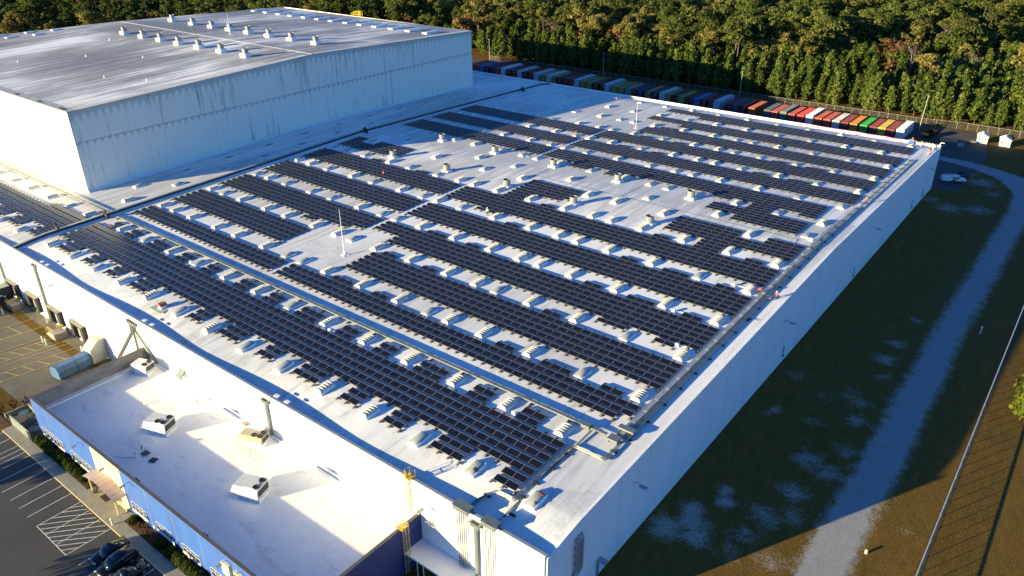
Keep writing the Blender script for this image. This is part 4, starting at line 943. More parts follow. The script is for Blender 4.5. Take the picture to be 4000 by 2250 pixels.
for a, b_ in (((-29.98, -10.55), (-30.47, -11.2)), ((-29.44, -10.55), (-30.46, -11.72)), ((-28.8, -10.55), (-30.45, -12.36)), ((-28.2, -10.55), (-30.45, -13.1)), ((-27.63, -10.55), (-30.0, -13.25)), ((-27.03, -10.55), (-29.42, -13.25)), ((-26.55, -10.74), (-28.85, -13.25)), ((-26.55, -11.39), (-28.3, -13.25)), ((-26.55, -11.98), (-27.7, -13.25)), ((-26.55, -12.55), (-27.1, -13.25))): line(mb, a, b_, .1, .0157)
for x in (-25.1, -23.8, -22.5, -21.9, -21.2, -19.9, -18.6): line(mb, (x, -10.5), (x, -13.2))
tag(mb.build('parking_markings', M_line), kind='structure')
mb = MB()
for x in (-50.4, -51.8, -53.1, -53.75, -55.2, -55.9, -58.2, -60.6, -62.9): line(mb, (x, -.9), (x, -8.5), .11)
for k in range(6): line(mb, (-55.2, -2.9 - k * 1.1), (-53.75, -2.3 - k * 1.1), .11, .013); line(mb, (-51.8, -1.6 - k * 1.3), (-50.4, -1.1 - k * 1.3), .11, .013)
for k in range(4): line(mb, (-60.6, -1.5 - k * 1.7), (-58.2, -1.2 - k * 1.7), .11, .013)
tag(mb.build('yard_markings', M_yline), kind='structure')

# ================================================================== loading yard things
def stairs(x, label):
    z0 = -6.5
    r = empty('dock_stairs', W(x, -.4, z0), label, 'stairs')
    mb = MB(); mb.box((1.9, -1.2, .65), (2.6, 2.3, 1.3))
    for k in range(5): mb.box((.45 - .32 * k, -1.2, (1.12 - .22 * k) / 2), (.318, 2.1, 1.12 - .22 * k))
    mb.build('steps', M_conc, r)
    for y in (-2.2, -.2):
        mb = MB(); mb.tube([(-1.0, y, .3), (-1.0, y, 1.1), (.7, y, 2.25), (3.1, y, 2.25), (3.1, y, 1.3)], .04, 5); mb.tube([(-1.0, y, .7), (.7, y, 1.8), (3.1, y, 1.8)], .03, 5); mb.tube([(.7, y, 1.2), (.7, y, 2.25)], .035, 5); mb.tube([(1.9, y, 1.3), (1.9, y, 2.25)], .035, 5); mb.build('handrail', M_ylw, r)
stairs(-55.9, 'concrete dock stairs with yellow handrails between two dock doors'); stairs(-65.0, 'concrete dock stairs with yellow handrails beside the dark parked trailer')
for n_, (x, y, lb) in enumerate(((-54.95, -2.41, 'left of the bollard pair in front of the dock stairs'), (-54.3, -2.39, 'right of the bollard pair in front of the dock stairs'), (-58.55, -.45, 'lone bollard at the foot of a tall downspout'), (-50.44, -1.0, 'left of the bollard pair beside the blue compactor'), (-49.9, -.95, 'right of the bollard pair beside the blue compactor'), (-63.6, -2.4, 'lone bollard by the far dock stairs'))):
    mb = MB(); mb.lathe([(.11, 0), (.11, 1.35), (.08, 1.43), (0, 1.46)], n=8); tag(mb.build('bollard', M_trimw, loc=W(x, y, gz(x, y))), 'white steel bollard, ' + lb, 'bollard')
M_cblue = plain('faded_blue_steel', (.06, .14, .27), .5, .2, .2, .8); M_cgrey = plain('pale_grey_steel', (.36, .38, .38), .5, .2, .1)
r = empty('trash_compactor', W(-47.7, -2.9, gz(-47, -2.9)), 'faded blue octagonal trash compactor box beside the concrete annex wall', 'compactor', rz=R(6))
mb = MB(); mb.extr([(-1.2, .35), (1.2, .35), (1.35, .7), (1.35, 1.9), (.75, 2.55), (-.75, 2.55), (-1.35, 1.9), (-1.35, .7)], 'y', -3.3, 2.6); mb.build('container', M_cblue, r, bevel=.03)
mb = MB()
for y in (-3.2, 0, 2.5): mb.extr([(-1.25, .3), (1.25, .3), (1.41, .68), (1.41, 1.93), (.78, 2.62), (-.78, 2.62), (-1.41, 1.93), (-1.41, .68)], 'y', y, y + .12)
mb.box((-.8, -.3, .17), (.2, 5.6, .3)); mb.box((.8, -.3, .17), (.2, 5.6, .3)); mb.build('ribs', M_cblue, r)
mb = MB(); mb.extr([(2.75, .4), (5.9, .4), (5.9, 4.4), (4.6, 4.5), (2.75, 3.0)], 'x', -1.1, 1.4); mb.build('feed_chute', M_cgrey, r, bevel=.03)
M_navyt = plain('dark_navy_trailer', (.012, .018, .04), .4, .1, .2)
r = empty('box_trailer', W(-66.0, -.5, gz(-66, -1)), 'dark navy box trailer backed against the leftmost dock', 'trailer')
mb = MB(); mb.box((0, -6.4, 2.6), (2.6, 12.6, 2.9)); mb.build('body', M_navyt, r, bevel=.04); mb = MB(); mb.box((0, -6.4, 4.08), (2.5, 12.5, .05)); mb.build('roof', M_galv, r)
mb = MB()
for k in range(7): mb.box((1.305, -1.6 - k * .55, 2.2 + .35 * (k % 3)), (.01, .35, .18), 0)
mb.build('side_marking', M_trimw, r)
for y in (-2.2, -3.6):
    for x in (-1.05, 1.05): mb = MB(); mb.tube([(x - .15, y, .5), (x + .15, y, .5)], .5, 14); mb.build('wheel', M_dark, r)

# ================================================================== patio, shrubs, entrance furniture
M_screen = plain('grey_green_fence_screen', (.15, .18, .17), .7, 0, .15, 2)
r = empty('patio_fence', W(-41.4, -9.66, -5.85), 'grey screened fence enclosing the small patio at the annex end', 'fence')
mb = MB(); mb.span(W(-43.05, -9.66, -5.85), W(-40.2, -9.64, -5.0)); mb.build('screen', M_screen); child(bpy.context.scene.objects[-1] if False else C.objects[-1], r)
mb = MB()
for x in (-43.05, -42.1, -41.15, -40.2, -39.75): mb.tube([W(x, -9.63, -5.85), W(x, -9.63, -4.95)], .05, 6)
mb.tube([W(-43.05, -9.63, -4.96), W(-39.75, -9.63, -4.96)], .04, 5); child(mb.build('post', M_galv), r)
mb = MB(); mb.span(W(-40.15, -9.65, -5.8), W(-39.75, -9.64, -5.0)); child(mb.build('gate', M_glass), r)
r = tag(MB().span(W(-44.5, -7.95, -5.85), W(-39.75, -7.8, -5.5)).span(W(-44.5, -9.6, -5.85), W(-44.35, -7.96, -5.5)).build('patio_wall', M_conc), 'low concrete wall at the back of the small patio', 'wall')
mb = MB(); mb.span(W(-44.3, -9.6, -5.9), W(-39.72, -8.0, -5.84)); tag(mb.build('patio_paving', plain('dark_patio_paving', (.10, .085, .075), .8, 0, .2, 1)), kind='structure')
M_teal = plain('teal_table_paint', (.05, .12, .13), .5, 0, .15)
for n_, (x, y, lb) in enumerate(((-43.4, -8.6, 'round teal patio table at the far end of the patio'), (-41.95, -8.75, 'round dark patio table in the middle of the patio'), (-40.6, -9.0, 'round teal patio table nearest the annex windows'))):
    r = empty('patio_table', W(x, y, -5.84), lb, 'table'); mb = MB(); mb.lathe([(0, .74), (.75, .74), (.75, .78), (0, .79)], n=16); mb.build('tabletop', M_teal if n_ != 1 else M_navyt, r)
    mb = MB(); mb.tube([(0, 0, 0), (0, 0, .74)], .06, 6); mb.build('pedestal', M_coping, r)
    for k in range(3):
        a = 2.1 * k + .4; mb = MB(); cx, cy = 1.15 * math.cos(a), 1.15 * math.sin(a); mb.box((cx, cy, .44), (.5, .4, .05), 0, a); mb.tube([(cx, cy, 0), (cx, cy, .44)], .05, 5); mb.build('seat', M_teal, r)
def leafmat(name, cols, var=.5, rough=.75):
    m, nt, b = nodes(name)
    oi = N(nt, 'ShaderNodeObjectInfo'); gg = N(nt, 'ShaderNodeNewGeometry')
    f = math_(nt, 'ADD', math_(nt, 'MULTIPLY', oi.outputs['Random'], 1 - var * .55), math_(nt, 'MULTIPLY', gg.outputs['Random Per Island'], var * .55), True)
    c = ramp(nt, f, [(k / (len(cols) - 1) * .9 + .05, c_) for k, c_ in enumerate(cols)])
    nt.nodes.remove(b); d_ = N(nt, 'ShaderNodeBsdfDiffuse'); t_ = N(nt, 'ShaderNodeBsdfTranslucent'); mx = N(nt, 'ShaderNodeMixShader'); mx.inputs[0].default_value = .38
    L(nt, c, d_.inputs[0]); L(nt, c, t_.inputs[0]); L(nt, d_.outputs[0], mx.inputs[1]); L(nt, t_.outputs[0], mx.inputs[2]); L(nt, mx.outputs[0], nt.nodes['Material Output'].inputs[0])
    return m
def leaves(mb, centres, radii, n, size, rg, mi=0, up=.3, flat=1.0):
    for c, r_ in zip(centres, radii):
        d = rg.normal(size=(n, 3)); d /= np.linalg.norm(d, axis=1)[:, None]; rad = r_ * rg.uniform(.45, 1.0, n) ** .5
        P = np.array(c) + d * rad[:, None] * np.array([1, 1, flat])
        a = rg.normal(size=(n, 3)); a /= np.linalg.norm(a, axis=1)[:, None]; nrm = d * .7 + a * .6 + np.array([0, 0, up])
        u = np.cross(nrm, rg.normal(size=(n, 3))); u /= np.linalg.norm(u, axis=1)[:, None] + 1e-9; v = np.cross(nrm, u); v /= np.linalg.norm(v, axis=1)[:, None] + 1e-9
        s_ = size * rg.uniform(.6, 1.3, n)[:, None]
        for k in range(n):
            o = len(mb.v); mb.v += [tuple(P[k] - u[k] * s_[k] * .5), tuple(P[k] + v[k] * s_[k] * .55), tuple(P[k] + u[k] * s_[k] * .5), tuple(P[k] - v[k] * s_[k] * .45)]; mb.f.append((o, o + 1, o + 2, o + 3)); mb.m.append(mi)
M_shrub = leafmat('dense_shrub_leaf', [(.018, .032, .010), (.045, .065, .016), (.085, .10, .022)], 1.6)
M_wood = plain('twig_bark', (.06, .045, .03), .9, 0, .2)
def shrub_mesh(seed):
    rg = np.random.default_rng(seed); mb = MB(); leaves(mb, [(0, 0, .55), (.25, .1, .6), (-.25, -.1, .5), (0, .2, .8)], [.62, .5, .5, .4], 330, .16, rg, up=.4); return mb
sh = None
SHR = [(-38.75, 0), (-38.1, 0), (-37.4, 0), (-36.75, 0), (-36.1, 0), (-35.35, 0), (-34.55, 0), (-33.85, 0), (-33.1, 0), (-32.25, 0), (-25.75, 1), (-22.45, 1), (-21.25, 1), (-20.55, 1), (-20.0, 1), (-19.3, 1), (-18.8, 1), (-18.2, 1), (-17.4, 1)]
for n_, (x, g_) in enumerate(SHR):
    lb = 'round clipped green shrub, %s from the left in the row before the left windows' % OW(n_ + 1) if not g_ else 'round clipped green shrub, %s from the left in the bed right of the entrance' % OW(n_ - 9)
    if sh is None:
        sh = empty('shrub', W(x, -9.3, -5.85), lb, 'shrub', 'shrubs along the annex front'); mb = MB(); mb.tube([(0, 0, 0), (0, 0, .5)], .05, 5); mb.build('stem', M_wood, sh); shrub_mesh(3).build('foliage', M_shrub, sh); o = sh
    else: o = copy_tree(sh); o.location = W(x, -9.3, -5.85); tag(o, lb, 'shrub', 'shrubs along the annex front')
    s_ = random.uniform(1.05, 1.4); o.scale = (s_, s_, s_ * random.uniform(.85, 1.05)); o.rotation_euler[2] = random.random() * 6
M_dry = leafmat('dry_brown_leaf', [(.05, .03, .015), (.10, .06, .03), (.13, .09, .04)], 1.4)
rg = np.random.default_rng(5); mb = MB(); leaves(mb, [(x, random.uniform(-.5, .5), .3) for x in np.linspace(0, 9, 16)], [.45] * 16, 50, .2, rg); tag(mb.build('ground_cover', M_dry, loc=W(-26, -9.3, -5.78)), kind='stuff')
mb = MB(); leaves(mb, [(x, random.uniform(-.5, .5), .2) for x in np.linspace(0, 3, 6)], [.4] * 6, 50, .2, rg); tag(mb.build('ground_cover', M_dry, loc=W(-32.0, -9.3, -5.78)), kind='stuff')
for n_, (x, y) in enumerate(((-45.6, -9.4), (-45.3, -8.6), (-45.0, -7.8), (-44.0, -7.3), (-42.8, -7.2))):
    mb = MB(); leaves(mb, [(0, 0, 1.0), (.4, .2, 1.4), (-.4, .1, .8)], [.8, .7, .6], 60, .16, rg)
    for k in range(7): a = k * .9; mb.tube([(0, 0, 0), (.7 * math.cos(a), .7 * math.sin(a), 1.3), (1.0 * math.cos(a), 1.0 * math.sin(a), 2.0)], [.04, .03, .015], 4)
    tag(mb.build('dry_bush', M_dry, loc=W(x, y, gz(x, y))), 'scraggly brown bush, %s from the left along the patio edge' % OW(n_ + 1), 'bush')
r = empty('bench', W(-27.6, -9.0, -5.85), 'pale wooden bench under the cream entrance wall', 'bench'); mb = MB(); mb.box((0, 0, .58), (2.6, .5, .07)); mb.build('seat', M_cream, r)
for x in (-1.1, 1.1): mb = MB(); mb.box((x, 0, .33), (.1, .45, .43)); mb.build('leg', M_cream, r)
mb = MB(); mb.box((0, 0, .14), (1.7, 1.0, .02)); tag(mb.build('door_mat', plain('dark_door_mat', (.03, .022, .012), .95, 0, .3, 3), loc=W(-29.45, -9.25, -5.85)), 'dark square door mat in front of the cream entrance', 'mat')
mb = MB(); mb.lathe([(.10, .12), (.10, 1.0), (.16, 1.02), (.16, 1.18), (0, 1.2)], n=10); tag(mb.build('bollard_light', M_trimw, loc=W(-26.65, -10.25, -5.85)), 'white bollard light on the sidewalk edge beside the hatched bay', 'bollard')
for n_, x in enumerate((-24.56, -23.42, -21.15, -19.55)):
    r = empty('parking_sign', W(x, -9.05, -5.85), 'small white parking sign on a post, %s from the left along the blue wall' % OW(n_ + 1), 'sign'); mb = MB(); mb.tube([(0, 0, 0), (0, 0, 2.0)], .035, 5); mb.build('post', M_galv, r); mb = MB(); mb.box((0, -.05, 1.85), (.32, .02, .48)); mb.build('plate', M_trimw, r)

# ================================================================== vehicles
M_blackp = plain('black_car_paint', (.008, .009, .010), .22, .2, .1, 1, .6); M_whitep = plain('white_truck_paint', (.72, .74, .76), .3, 0, .04); M_tyre = plain('tyre_rubber', (.015, .015, .015), .8); M_rim = plain('alloy_rim', (.35, .36, .37), .35, .6); M_lampw = plain('headlight_lens', (.75, .76, .78), .1, 0, .05, 2, .8); M_lampr = plain('tail_light_lens', (.35, .02, .02), .2)
def loft(mb, secs, mi=0, cap=True):    # secs: list of rings of equal length
    n = len(secs[0]); o = len(mb.v)
    for s_ in secs: mb.v += [tuple(p) for p in s_]
    for i in range(len(secs) - 1):
        for k in range(n): mb.f.append((o + i * n + k, o + i * n + (k + 1) % n, o + (i + 1) * n + (k + 1) % n, o + (i + 1) * n + k)); mb.m.append(mi)
    if cap:
        mb.f.append(tuple(o + k for k in range(n - 1, -1, -1))); mb.m.append(mi); e_ = o + (len(secs) - 1) * n; mb.f.append(tuple(e_ + k for k in range(n))); mb.m.append(mi)
def ring(y, hw, z0, z1, tw=None, r=.12):
    tw = hw if tw is None else tw
    return [(-hw, y, z0), (-hw * 1.02, y, (z0 + z1) / 2), (-tw, y, z1 - r), (-tw + r * 1.2, y, z1), (0, y, z1 + .03), (tw - r * 1.2, y, z1), (tw, y, z1 - r), (hw * 1.02, y, (z0 + z1) / 2), (hw, y, z0)]
def car(x, y, rz, kind, label):        # front towards +y before rotation
    r = empty('parked_car', W(x, y, -5.85), label, 'car', 'cars parked before the annex', rz)
    van = kind == 'van'; Lh = 2.45 if van else 2.3
    mb = MB()
    hb = .98 if van else .86
    loft(mb, [ring(-Lh, .72, .42, hb - .1), ring(-Lh + .25, .90, .28, hb + .06), ring(-1.2, .93, .25, hb + .08), ring(.4, .93, .25, hb + .05), ring(1.3, .91, .26, hb - .02), ring(Lh - .3, .84, .30, hb - .16), ring(Lh, .66, .42, hb - .3)])
    mb.build('body', M_blackp, r, smooth=True)
    mb = MB(); top = 1.72 if van else 1.43
    st = [(-Lh + .15, .1) if van else (-Lh + .75, .05)]
    if van: secs = [ring(-Lh + .12, .86, hb, hb + .12, .8, .05), ring(-Lh + .35, .86, hb, top - .04, .70), ring(-.2, .87, hb, top, .72), ring(.55, .87, hb, top - .06, .70), ring(1.45, .84, hb - .05, hb + .06, .74, .05)]
    else: secs = [ring(-Lh + .55, .84, hb - .02, hb + .08, .78, .05), ring(-1.0, .85, hb, top - .06, .64), ring(-.2, .86, hb, top, .66), ring(.3, .86, hb, top - .07, .64), ring(1.15, .82, hb - .04, hb + .05, .72, .05)]
    loft(mb, secs); mb.build('windows', M_glass, r, smooth=True)
    mb = MB(); y0, y1 = (-Lh + .4, .5) if van else (-.95, .25)
    loft(mb, [ring(y0, .66, top - .07, top - .005, .64, .03), ring((y0 + y1) / 2, .68, top - .06, top + .025, .66, .03), ring(y1, .66, top - .1, top - .02, .64, .03)]); mb.build('roof', M_blackp, r, smooth=True)
    for sx in (-1, 1):
        for yy in (-1.38, 1.42):
            mb = MB(); mb.tube([(sx * .74, yy, .33), (sx * .95, yy, .33)], .33, 16); wl = mb.build('wheel', M_tyre, r); mb = MB(); mb.tube([(sx * .94, yy, .33), (sx * .965, yy, .33)], .21, 10); mb.build('rim', M_rim, wl)
        mb = MB(); mb.box((sx * .60, Lh - .16, hb - .28), (.34, .2, .14), 0, sx * .5); mb.build('headlight', M_lampw, r, bevel=.03)
        mb = MB(); mb.box((sx * .66, -Lh + .08, hb - .08), (.28, .14, .18), 0, -sx * .3); mb.build('tail_light', M_lampr, r, bevel=.03)
        mb = MB(); mb.box((sx * 1.02, .72, hb + .12), (.2, .12, .14)); mb.build('mirror', M_blackp, r, bevel=.03)
car(-24.42, -11.55, R(180), 'sedan', 'black sedan at the top of the row, beside the hatched bay')
car(-23.12, -11.75, R(180), 'van', 'black minivan parked between the two black sedans')
car(-21.75, -11.75, R(0), 'sedan', 'black sedan nose towards the annex, below the black minivan')
r = empty('service_truck', W(1.75, 93.05, -5.85), 'white service body pickup truck with ladder rack behind the warehouse corner', 'truck', rz=R(-62))
def tloft(secs): m_ = MB(); loft(m_, secs); return m_
tloft([ring(.4, .98, .5, 1.15), ring(.9, 1.0, .45, 1.25), ring(2.4, .98, .45, 1.2), ring(3.0, .93, .5, 1.08), ring(3.15, .8, .55, .95)]).build('body', M_whitep, r, smooth=True)
tloft([ring(-.55, .95, 1.0, 1.9, .84), ring(.6, .96, 1.0, 1.95, .82), ring(1.0, .95, 1.0, 1.85, .8), ring(1.75, .92, 1.0, 1.26, .86, .05)]).build('cab', M_whitep, r, smooth=True)
tloft([ring(-.4, .97, 1.32, 1.72, .87, .05), ring(.9, .975, 1.32, 1.72, .87, .05), ring(1.4, .96, 1.3, 1.42, .90, .05)]).build('windows', M_glass, r)
mb = MB(); mb.box((0, -1.85, 1.05), (2.05, 2.5, .95)); mb.box((0, -1.85, 1.56), (1.4, 2.4, .08)); mb.build('utility_bed', M_whitep, r, bevel=.04)
mb = MB()
for x in (-.9, .9):
    mb.tube([(x, -2.9, 2.05), (x, 1.2, 2.05)], .05, 5)
    for y in (-2.8, -.7): mb.tube([(x, y, 1.5), (x, y, 2.05)], .04, 5)
mb.box((.75, -.9, 2.13), (.45, 4.4, .08)); mb.build('ladder_rack', M_trimw, r)
for sx in (-1, 1):
    for yy in (-1.8, 2.1): mb = MB(); mb.tube([(sx * .75, yy, .4), (sx * 1.0, yy, .4)], .4, 14); wl = mb.build('wheel', M_tyre, r); mb = MB(); mb.tube([(sx * .99, yy, .4), (sx * 1.01, yy, .4)], .22, 10); mb.build('rim', M_rim, wl)
    mb = MB(); mb.box((sx * .7, 3.06, .95), (.35, .12, .2)); mb.build('headlight', M_lampw, r)
r = empty('utility_trailer', W(2.3, 96.0, -5.85), 'dark open mesh utility trailer parked behind the white service truck', 'trailer', rz=R(-35))
mb = MB(); mb.box((0, 0, .6), (2.3, 4.4, .12))
for x in (-1.1, 1.1): mb.box((x, 0, 1.0), (.08, 4.4, .7))
mb.box((0, -2.2, 1.0), (2.3, .08, .7)); mb.tube([(0, 2.2, .6), (0, 3.4, .55)], .07, 5); mb.build('bed', M_deck, r)
for x in (-1.2, 1.2): mb = MB(); mb.tube([(x - .1, 0, .35), (x + .1, 0, .35)], .35, 12); mb.build('wheel', M_tyre, r)
r = empty('dump_trailer', W(-5.9, 114.6, -5.85), 'black dump trailer beside the white container and the lamp post', 'trailer', rz=R(-20))
mb = MB(); mb.extr([(-1.2, .7), (1.2, .7), (1.4, 2.0), (1.3, 2.0), (1.1, .8), (-1.1, .8), (-1.3, 2.0), (-1.4, 2.0)], 'y', -3, 3); mb.box((0, -3, 1.3), (2.4, .08, 1.2)); mb.box((0, 3, 1.3), (2.4, .08, 1.2)); mb.build('tub', M_blackp, r)
for y in (-1, .2):
    for x in (-1.1, 1.1): mb = MB(); mb.tube([(x - .12, y, .42), (x + .12, y, .42)], .42, 12); mb.build('wheel', M_tyre, r)
mb = MB(); mb.tube([(0, 3, .7), (0, 4.4, .6)], .08, 5); mb.build('drawbar', M_deck, r)
M_lumber = plain('yellow_lumber', (.33, .27, .12), .8, 0, .2, 3)
mb = MB()
for k in range(6): mb.box((0, -.9 + .36 * k, .35), (5.0, .33, .5)); 
mb.box((-1.6, 0, .06), (.15, 2.2, .12)); mb.box((1.6, 0, .06), (.15, 2.2, .12)); tag(mb.build('lumber_stack', M_lumber, loc=W(-2.9, 113.6, -5.85), rz=R(8)), 'yellowish lumber stack on the ground beyond the warehouse back corner', 'lumber')
for n_, (x, y, sx, lb) in enumerate(((-.9, 112.0, 1.6, 'pale crate on the ground beyond the lumber stack'), (.4, 114.6, 1.5, 'pale pallet on the ground left of the first white shed'))):
    mb = MB(); mb.box((0, 0, .45), (sx, 1.2, .7));
    for k in (-.5, 0, .5): mb.box((0, k, .05), (sx, .12, .1))
    tag(mb.build('crate', M_conc if n_ else M_cgrey, loc=W(x, y, -5.85), rz=.2), lb, 'crate')
for n_, (x, y) in enumerate(((1.35, 116.3), (4.5, 116.2))):
    r = empty('shed', W(x, y, -5.85), 'white gabled garden shed, %s of the two by the back fence' % ('left' if n_ == 0 else 'right'), 'shed', 'white sheds by the back fence', R(8))
    mb = MB(); mb.extr([(-1.5, 0), (1.5, 0), (1.5, 2.3), (0, 3.1), (-1.5, 2.3)], 'y', -1.9, 1.9); mb.build('wall', M_whitep, r)
    mb = MB()
    for s_ in (-1, 1): mb.add([(0, -2.1, 3.13), (s_ * 1.75, -2.1, 2.2), (s_ * 1.75, 2.1, 2.2), (0, 2.1, 3.13), (0, -2.1, 3.21), (s_ * 1.75, -2.1, 2.28), (s_ * 1.75, 2.1, 2.28), (0, 2.1, 3.21)], [(0, 1, 2, 3), (4, 5, 6, 7), (0, 1, 5, 4), (1, 2, 6, 5), (2, 3, 7, 6)])
    mb.build('roof', M_trimw, r); mb = MB(); mb.box((.2, -1.91, 1.0), (.9, .03, 1.9)); mb.build('door', M_cgrey, r); mb = MB(); mb.box((-.85, -1.91, 1.5), (.5, .03, .5)); mb.build('window', M_glass, r)

# ================================================================== shipping containers
CC = {'white': (.62, .63, .62), 'dark red': (.20, .030, .030), 'yellow': (.46, .33, .06), 'green': (.02, .30, .045), 'orange': (.52, .18, .03), 'rusty white': (.50, .48, .43), 'salmon red': (.36, .065, .05), 'brick red': (.36, .085, .035), 'bright red': (.62, .045, .035), 'grey': (.12, .14, .14), 'slate blue': (.06, .09, .13), 'maroon': (.15, .030, .028), 'dark maroon': (.085, .02, .022), 'dark teal': (.03, .06, .085), 'pale blue': (.40, .47, .52), 'blue': (.05, .13, .36), 'olive': (.26, .22, .05), 'navy': (.016, .03, .09), 'teal': (.10, .27, .25)}
CM = {k: plain('container_' + k.replace(' ', '_'), v, .55, 0, .18 if 'rusty' not in k else .35, .5) for k, v in CC.items()}
X4 = [-8.88, -10.25, -11.74, -13.0, -14.31, -16.01, -17.57, -18.84, -20.47, -21.8, -23.38, -24.88, -26.46, -27.9, -29.48, -30.86, -32.28]
K4 = ['white', 'dark red', 'yellow', 'dark red', 'green', 'orange', 'dark red', 'rusty white', 'salmon red', 'brick red', 'white', 'bright red', 'salmon red', 'grey', 'salmon red', 'slate blue']
cont = [((X4[i] + X4[i + 1]) / 2, K4[i]) for i in range(16)]
X3 = [-35.03, -36.9, -38.22, -39.37, -41.69, -42.87, -44.46, -45.76, -47.08, -48.82, -50.06, -51.64, -52.8, -54.56, -55.92, -57.68, -59.12, -60.24, -61.82, -63.3, -65.27, -66.2, -67.86, -69.41, -70.9, -72.44, -73.92, -75.29, -76.8, -78.19, -79.34, -80.9, -82.72, -84.44, -85.92, -87.13, -88.76, -90.3, -91.8, -93.3, -94.8, -96.3, -97.8, -99.3, -100.8]
K3 = ['brick red', 'dark maroon', 'dark teal', 'dark maroon', 'pale blue', 'maroon', 'maroon', 'blue', 'dark maroon', 'olive', 'dark maroon', 'olive', 'pale blue', 'maroon', 'olive', 'navy', 'maroon', 'teal', 'olive', 'olive', 'pale blue', 'dark maroon', 'maroon', 'olive', 'olive', 'pale blue', 'maroon', 'maroon', 'dark maroon', 'olive', 'pale blue', 'olive', 'pale blue', 'maroon', 'maroon', 'pale blue', 'maroon', 'maroon', 'white', 'salmon red', 'navy', 'maroon', 'blue', 'salmon red', 'brick red']
cont += [(X3[i] + .68, K3[i]) for i in range(len(X3))]
cb0 = None; c0 = {}
tot = {}
for _, k in cont: tot[k] = tot.get(k, 0) + 1
cnt = {}
NEI = [k for _, k in cont]
seen_lb = {}
for n_, (x, k) in enumerate(cont):
    cnt[k] = cnt.get(k, 0) + 1
    lf = NEI[n_ + 1] if n_ + 1 < len(NEI) else None; rt = NEI[n_ - 1] if n_ else None
    lb = '%s shipping container, %s %s one from the right in the long row' % (k, OW(cnt[k]), k) if tot[k] > 1 else 'the only %s shipping container in the long row' % k
    if k not in c0:
        mb = MB(); Wc, Lc, Hc = 2.44, 12.6, 2.85
        mb.box((0, Lc / 2, .1 + Hc / 2), (Wc - .08, Lc - .1, Hc - .12))
        for j in range(30):
            for s_ in (-1, 1): mb.box((s_ * (Wc / 2 - .03), .35 + j * .41, .1 + Hc / 2), (.05, .2, Hc - .3))
        for (a, b_) in ((-1, 0), (1, 0)):
            for z in (.17, Hc + .02): mb.box((a * (Wc / 2 - .05), Lc / 2, z), (.1, Lc, .16))
        for a in (-1, 1):
            for yy in (.06, Lc - .06): mb.box((a * (Wc / 2 - .06), yy, .1 + Hc / 2), (.12, .12, Hc))
        o = mb.build('shipping_container', CM[k])
        mb = MB()
        mb.box((0, Lc / 2, Hc + .03), (Wc - .22, Lc - .2, .04))
        for j in range(28): mb.box((0, .4 + j * .43, Hc + .06), (Wc - .26, .2, .03))
        mb.build('roof', CM[k], o)
        for s_ in (-1, 1):
            mb = MB(); mb.box((s_ * .56, .02, .1 + Hc / 2), (1.08, .05, Hc - .3)); mb.tube([(s_ * .3, -.03, .3), (s_ * .3, -.03, Hc - .1)], .025, 4); mb.tube([(s_ * .8, -.03, .3), (s_ * .8, -.03, Hc - .1)], .025, 4)
            if s_ == 1 and k in ('dark maroon', 'maroon', 'dark red', 'navy', 'dark teal'):
                for j in range(3): mb.box((.35 + .22 * j, -.012, 2.1), (.16, .015, .22), 1); mb.box((.56, -.012, 1.78), (.5, .015, .07), 1)
            mb.build('door', [CM[k], M_trimw], o)
        c0[k] = o
    else: o = copy_tree(c0[k])
    o.location = W(x, 110.2 + random.uniform(-.15, .15), -5.85); o.rotation_euler[2] = random.uniform(-.008, .008)
    if (k == 'pale blue' and n_ in (20, 36)) or k == 'grey' or n_ == 0: o.scale = (1, 1.06, 1.12)
    tag(o, lb, 'shipping container', 'shipping containers lined up behind the warehouse')
slab('container_yard_paving', [(-110, 89), (3, 89), (3.5, 108), (1, 121.5), (-110, 121.5)], plain('dark_yard_asphalt', (.055, .052, .048), .9, 0, .25, .3), .004)

# ================================================================== fences and light poles
m, nt, b = nodes('chain_link_mesh')
v = coords(nt, (1, 1, 1), 'World'); g_ = N(nt, 'ShaderNodeNewGeometry'); sp = N(nt, 'ShaderNodeSeparateXYZ'); L(nt, g_.outputs['Position'], sp.inputs[0])
h_ = math_(nt, 'ADD', sp.outputs['X'], sp.outputs['Y']); a1 = math_(nt, 'FRACT', math_(nt, 'MULTIPLY', math_(nt, 'ADD', h_, sp.outputs['Z']), 9)); a2 = math_(nt, 'FRACT', math_(nt, 'MULTIPLY', math_(nt, 'SUBTRACT', h_, sp.outputs['Z']), 9))
wire = math_(nt, 'MAXIMUM', math_(nt, 'LESS_THAN', a1, .085), math_(nt, 'LESS_THAN', a2, .085)); L(nt, wire, b.inputs['Alpha'])
b.inputs['Base Color'].default_value = (.10, .105, .10, 1); b.inputs['Roughness'].default_value = .5; M_link = m
M_galp = plain('pale_galvanised_post', (.34, .34, .33), .5, .2, .08)
def fence(pts, h, label, step=3.0, rail=.045):
    p0 = W(*pts[0], -5.85); r = empty('chain_link_fence', p0, label, 'fence'); mb = MB(); posts = []
    for a, b_ in zip(pts[:-1], pts[1:]):
        A, B = W(*a, -5.85), W(*b_, -5.85); n = max(1, round((B - A).length / step)); mb.quad(A + Vector((0, 0, .04)), B + Vector((0, 0, .04)), B + Vector((0, 0, h)), A + Vector((0, 0, h)))
        posts += [A + (B - A) * k / n for k in range(n)]
    posts.append(B); child(mb.build('mesh_panel', M_link), r)
    mb = MB(); mb.tube([W(*p, -5.85) + Vector((0, 0, h)) for p in pts], rail, 5); child(mb.build('top_rail', M_galp), r)
    for p in posts[:90]:
        mb = MB(); mb.tube([p, p + Vector((0, 0, h + .08))], .045, 6); child(mb.build('post', M_galp), r)
fence([(14.88, -4), (14.9, 60), (14.9, 108)], 2.4, 'long chain link fence with a pale top rail along the gravel path', 3.02, .10)
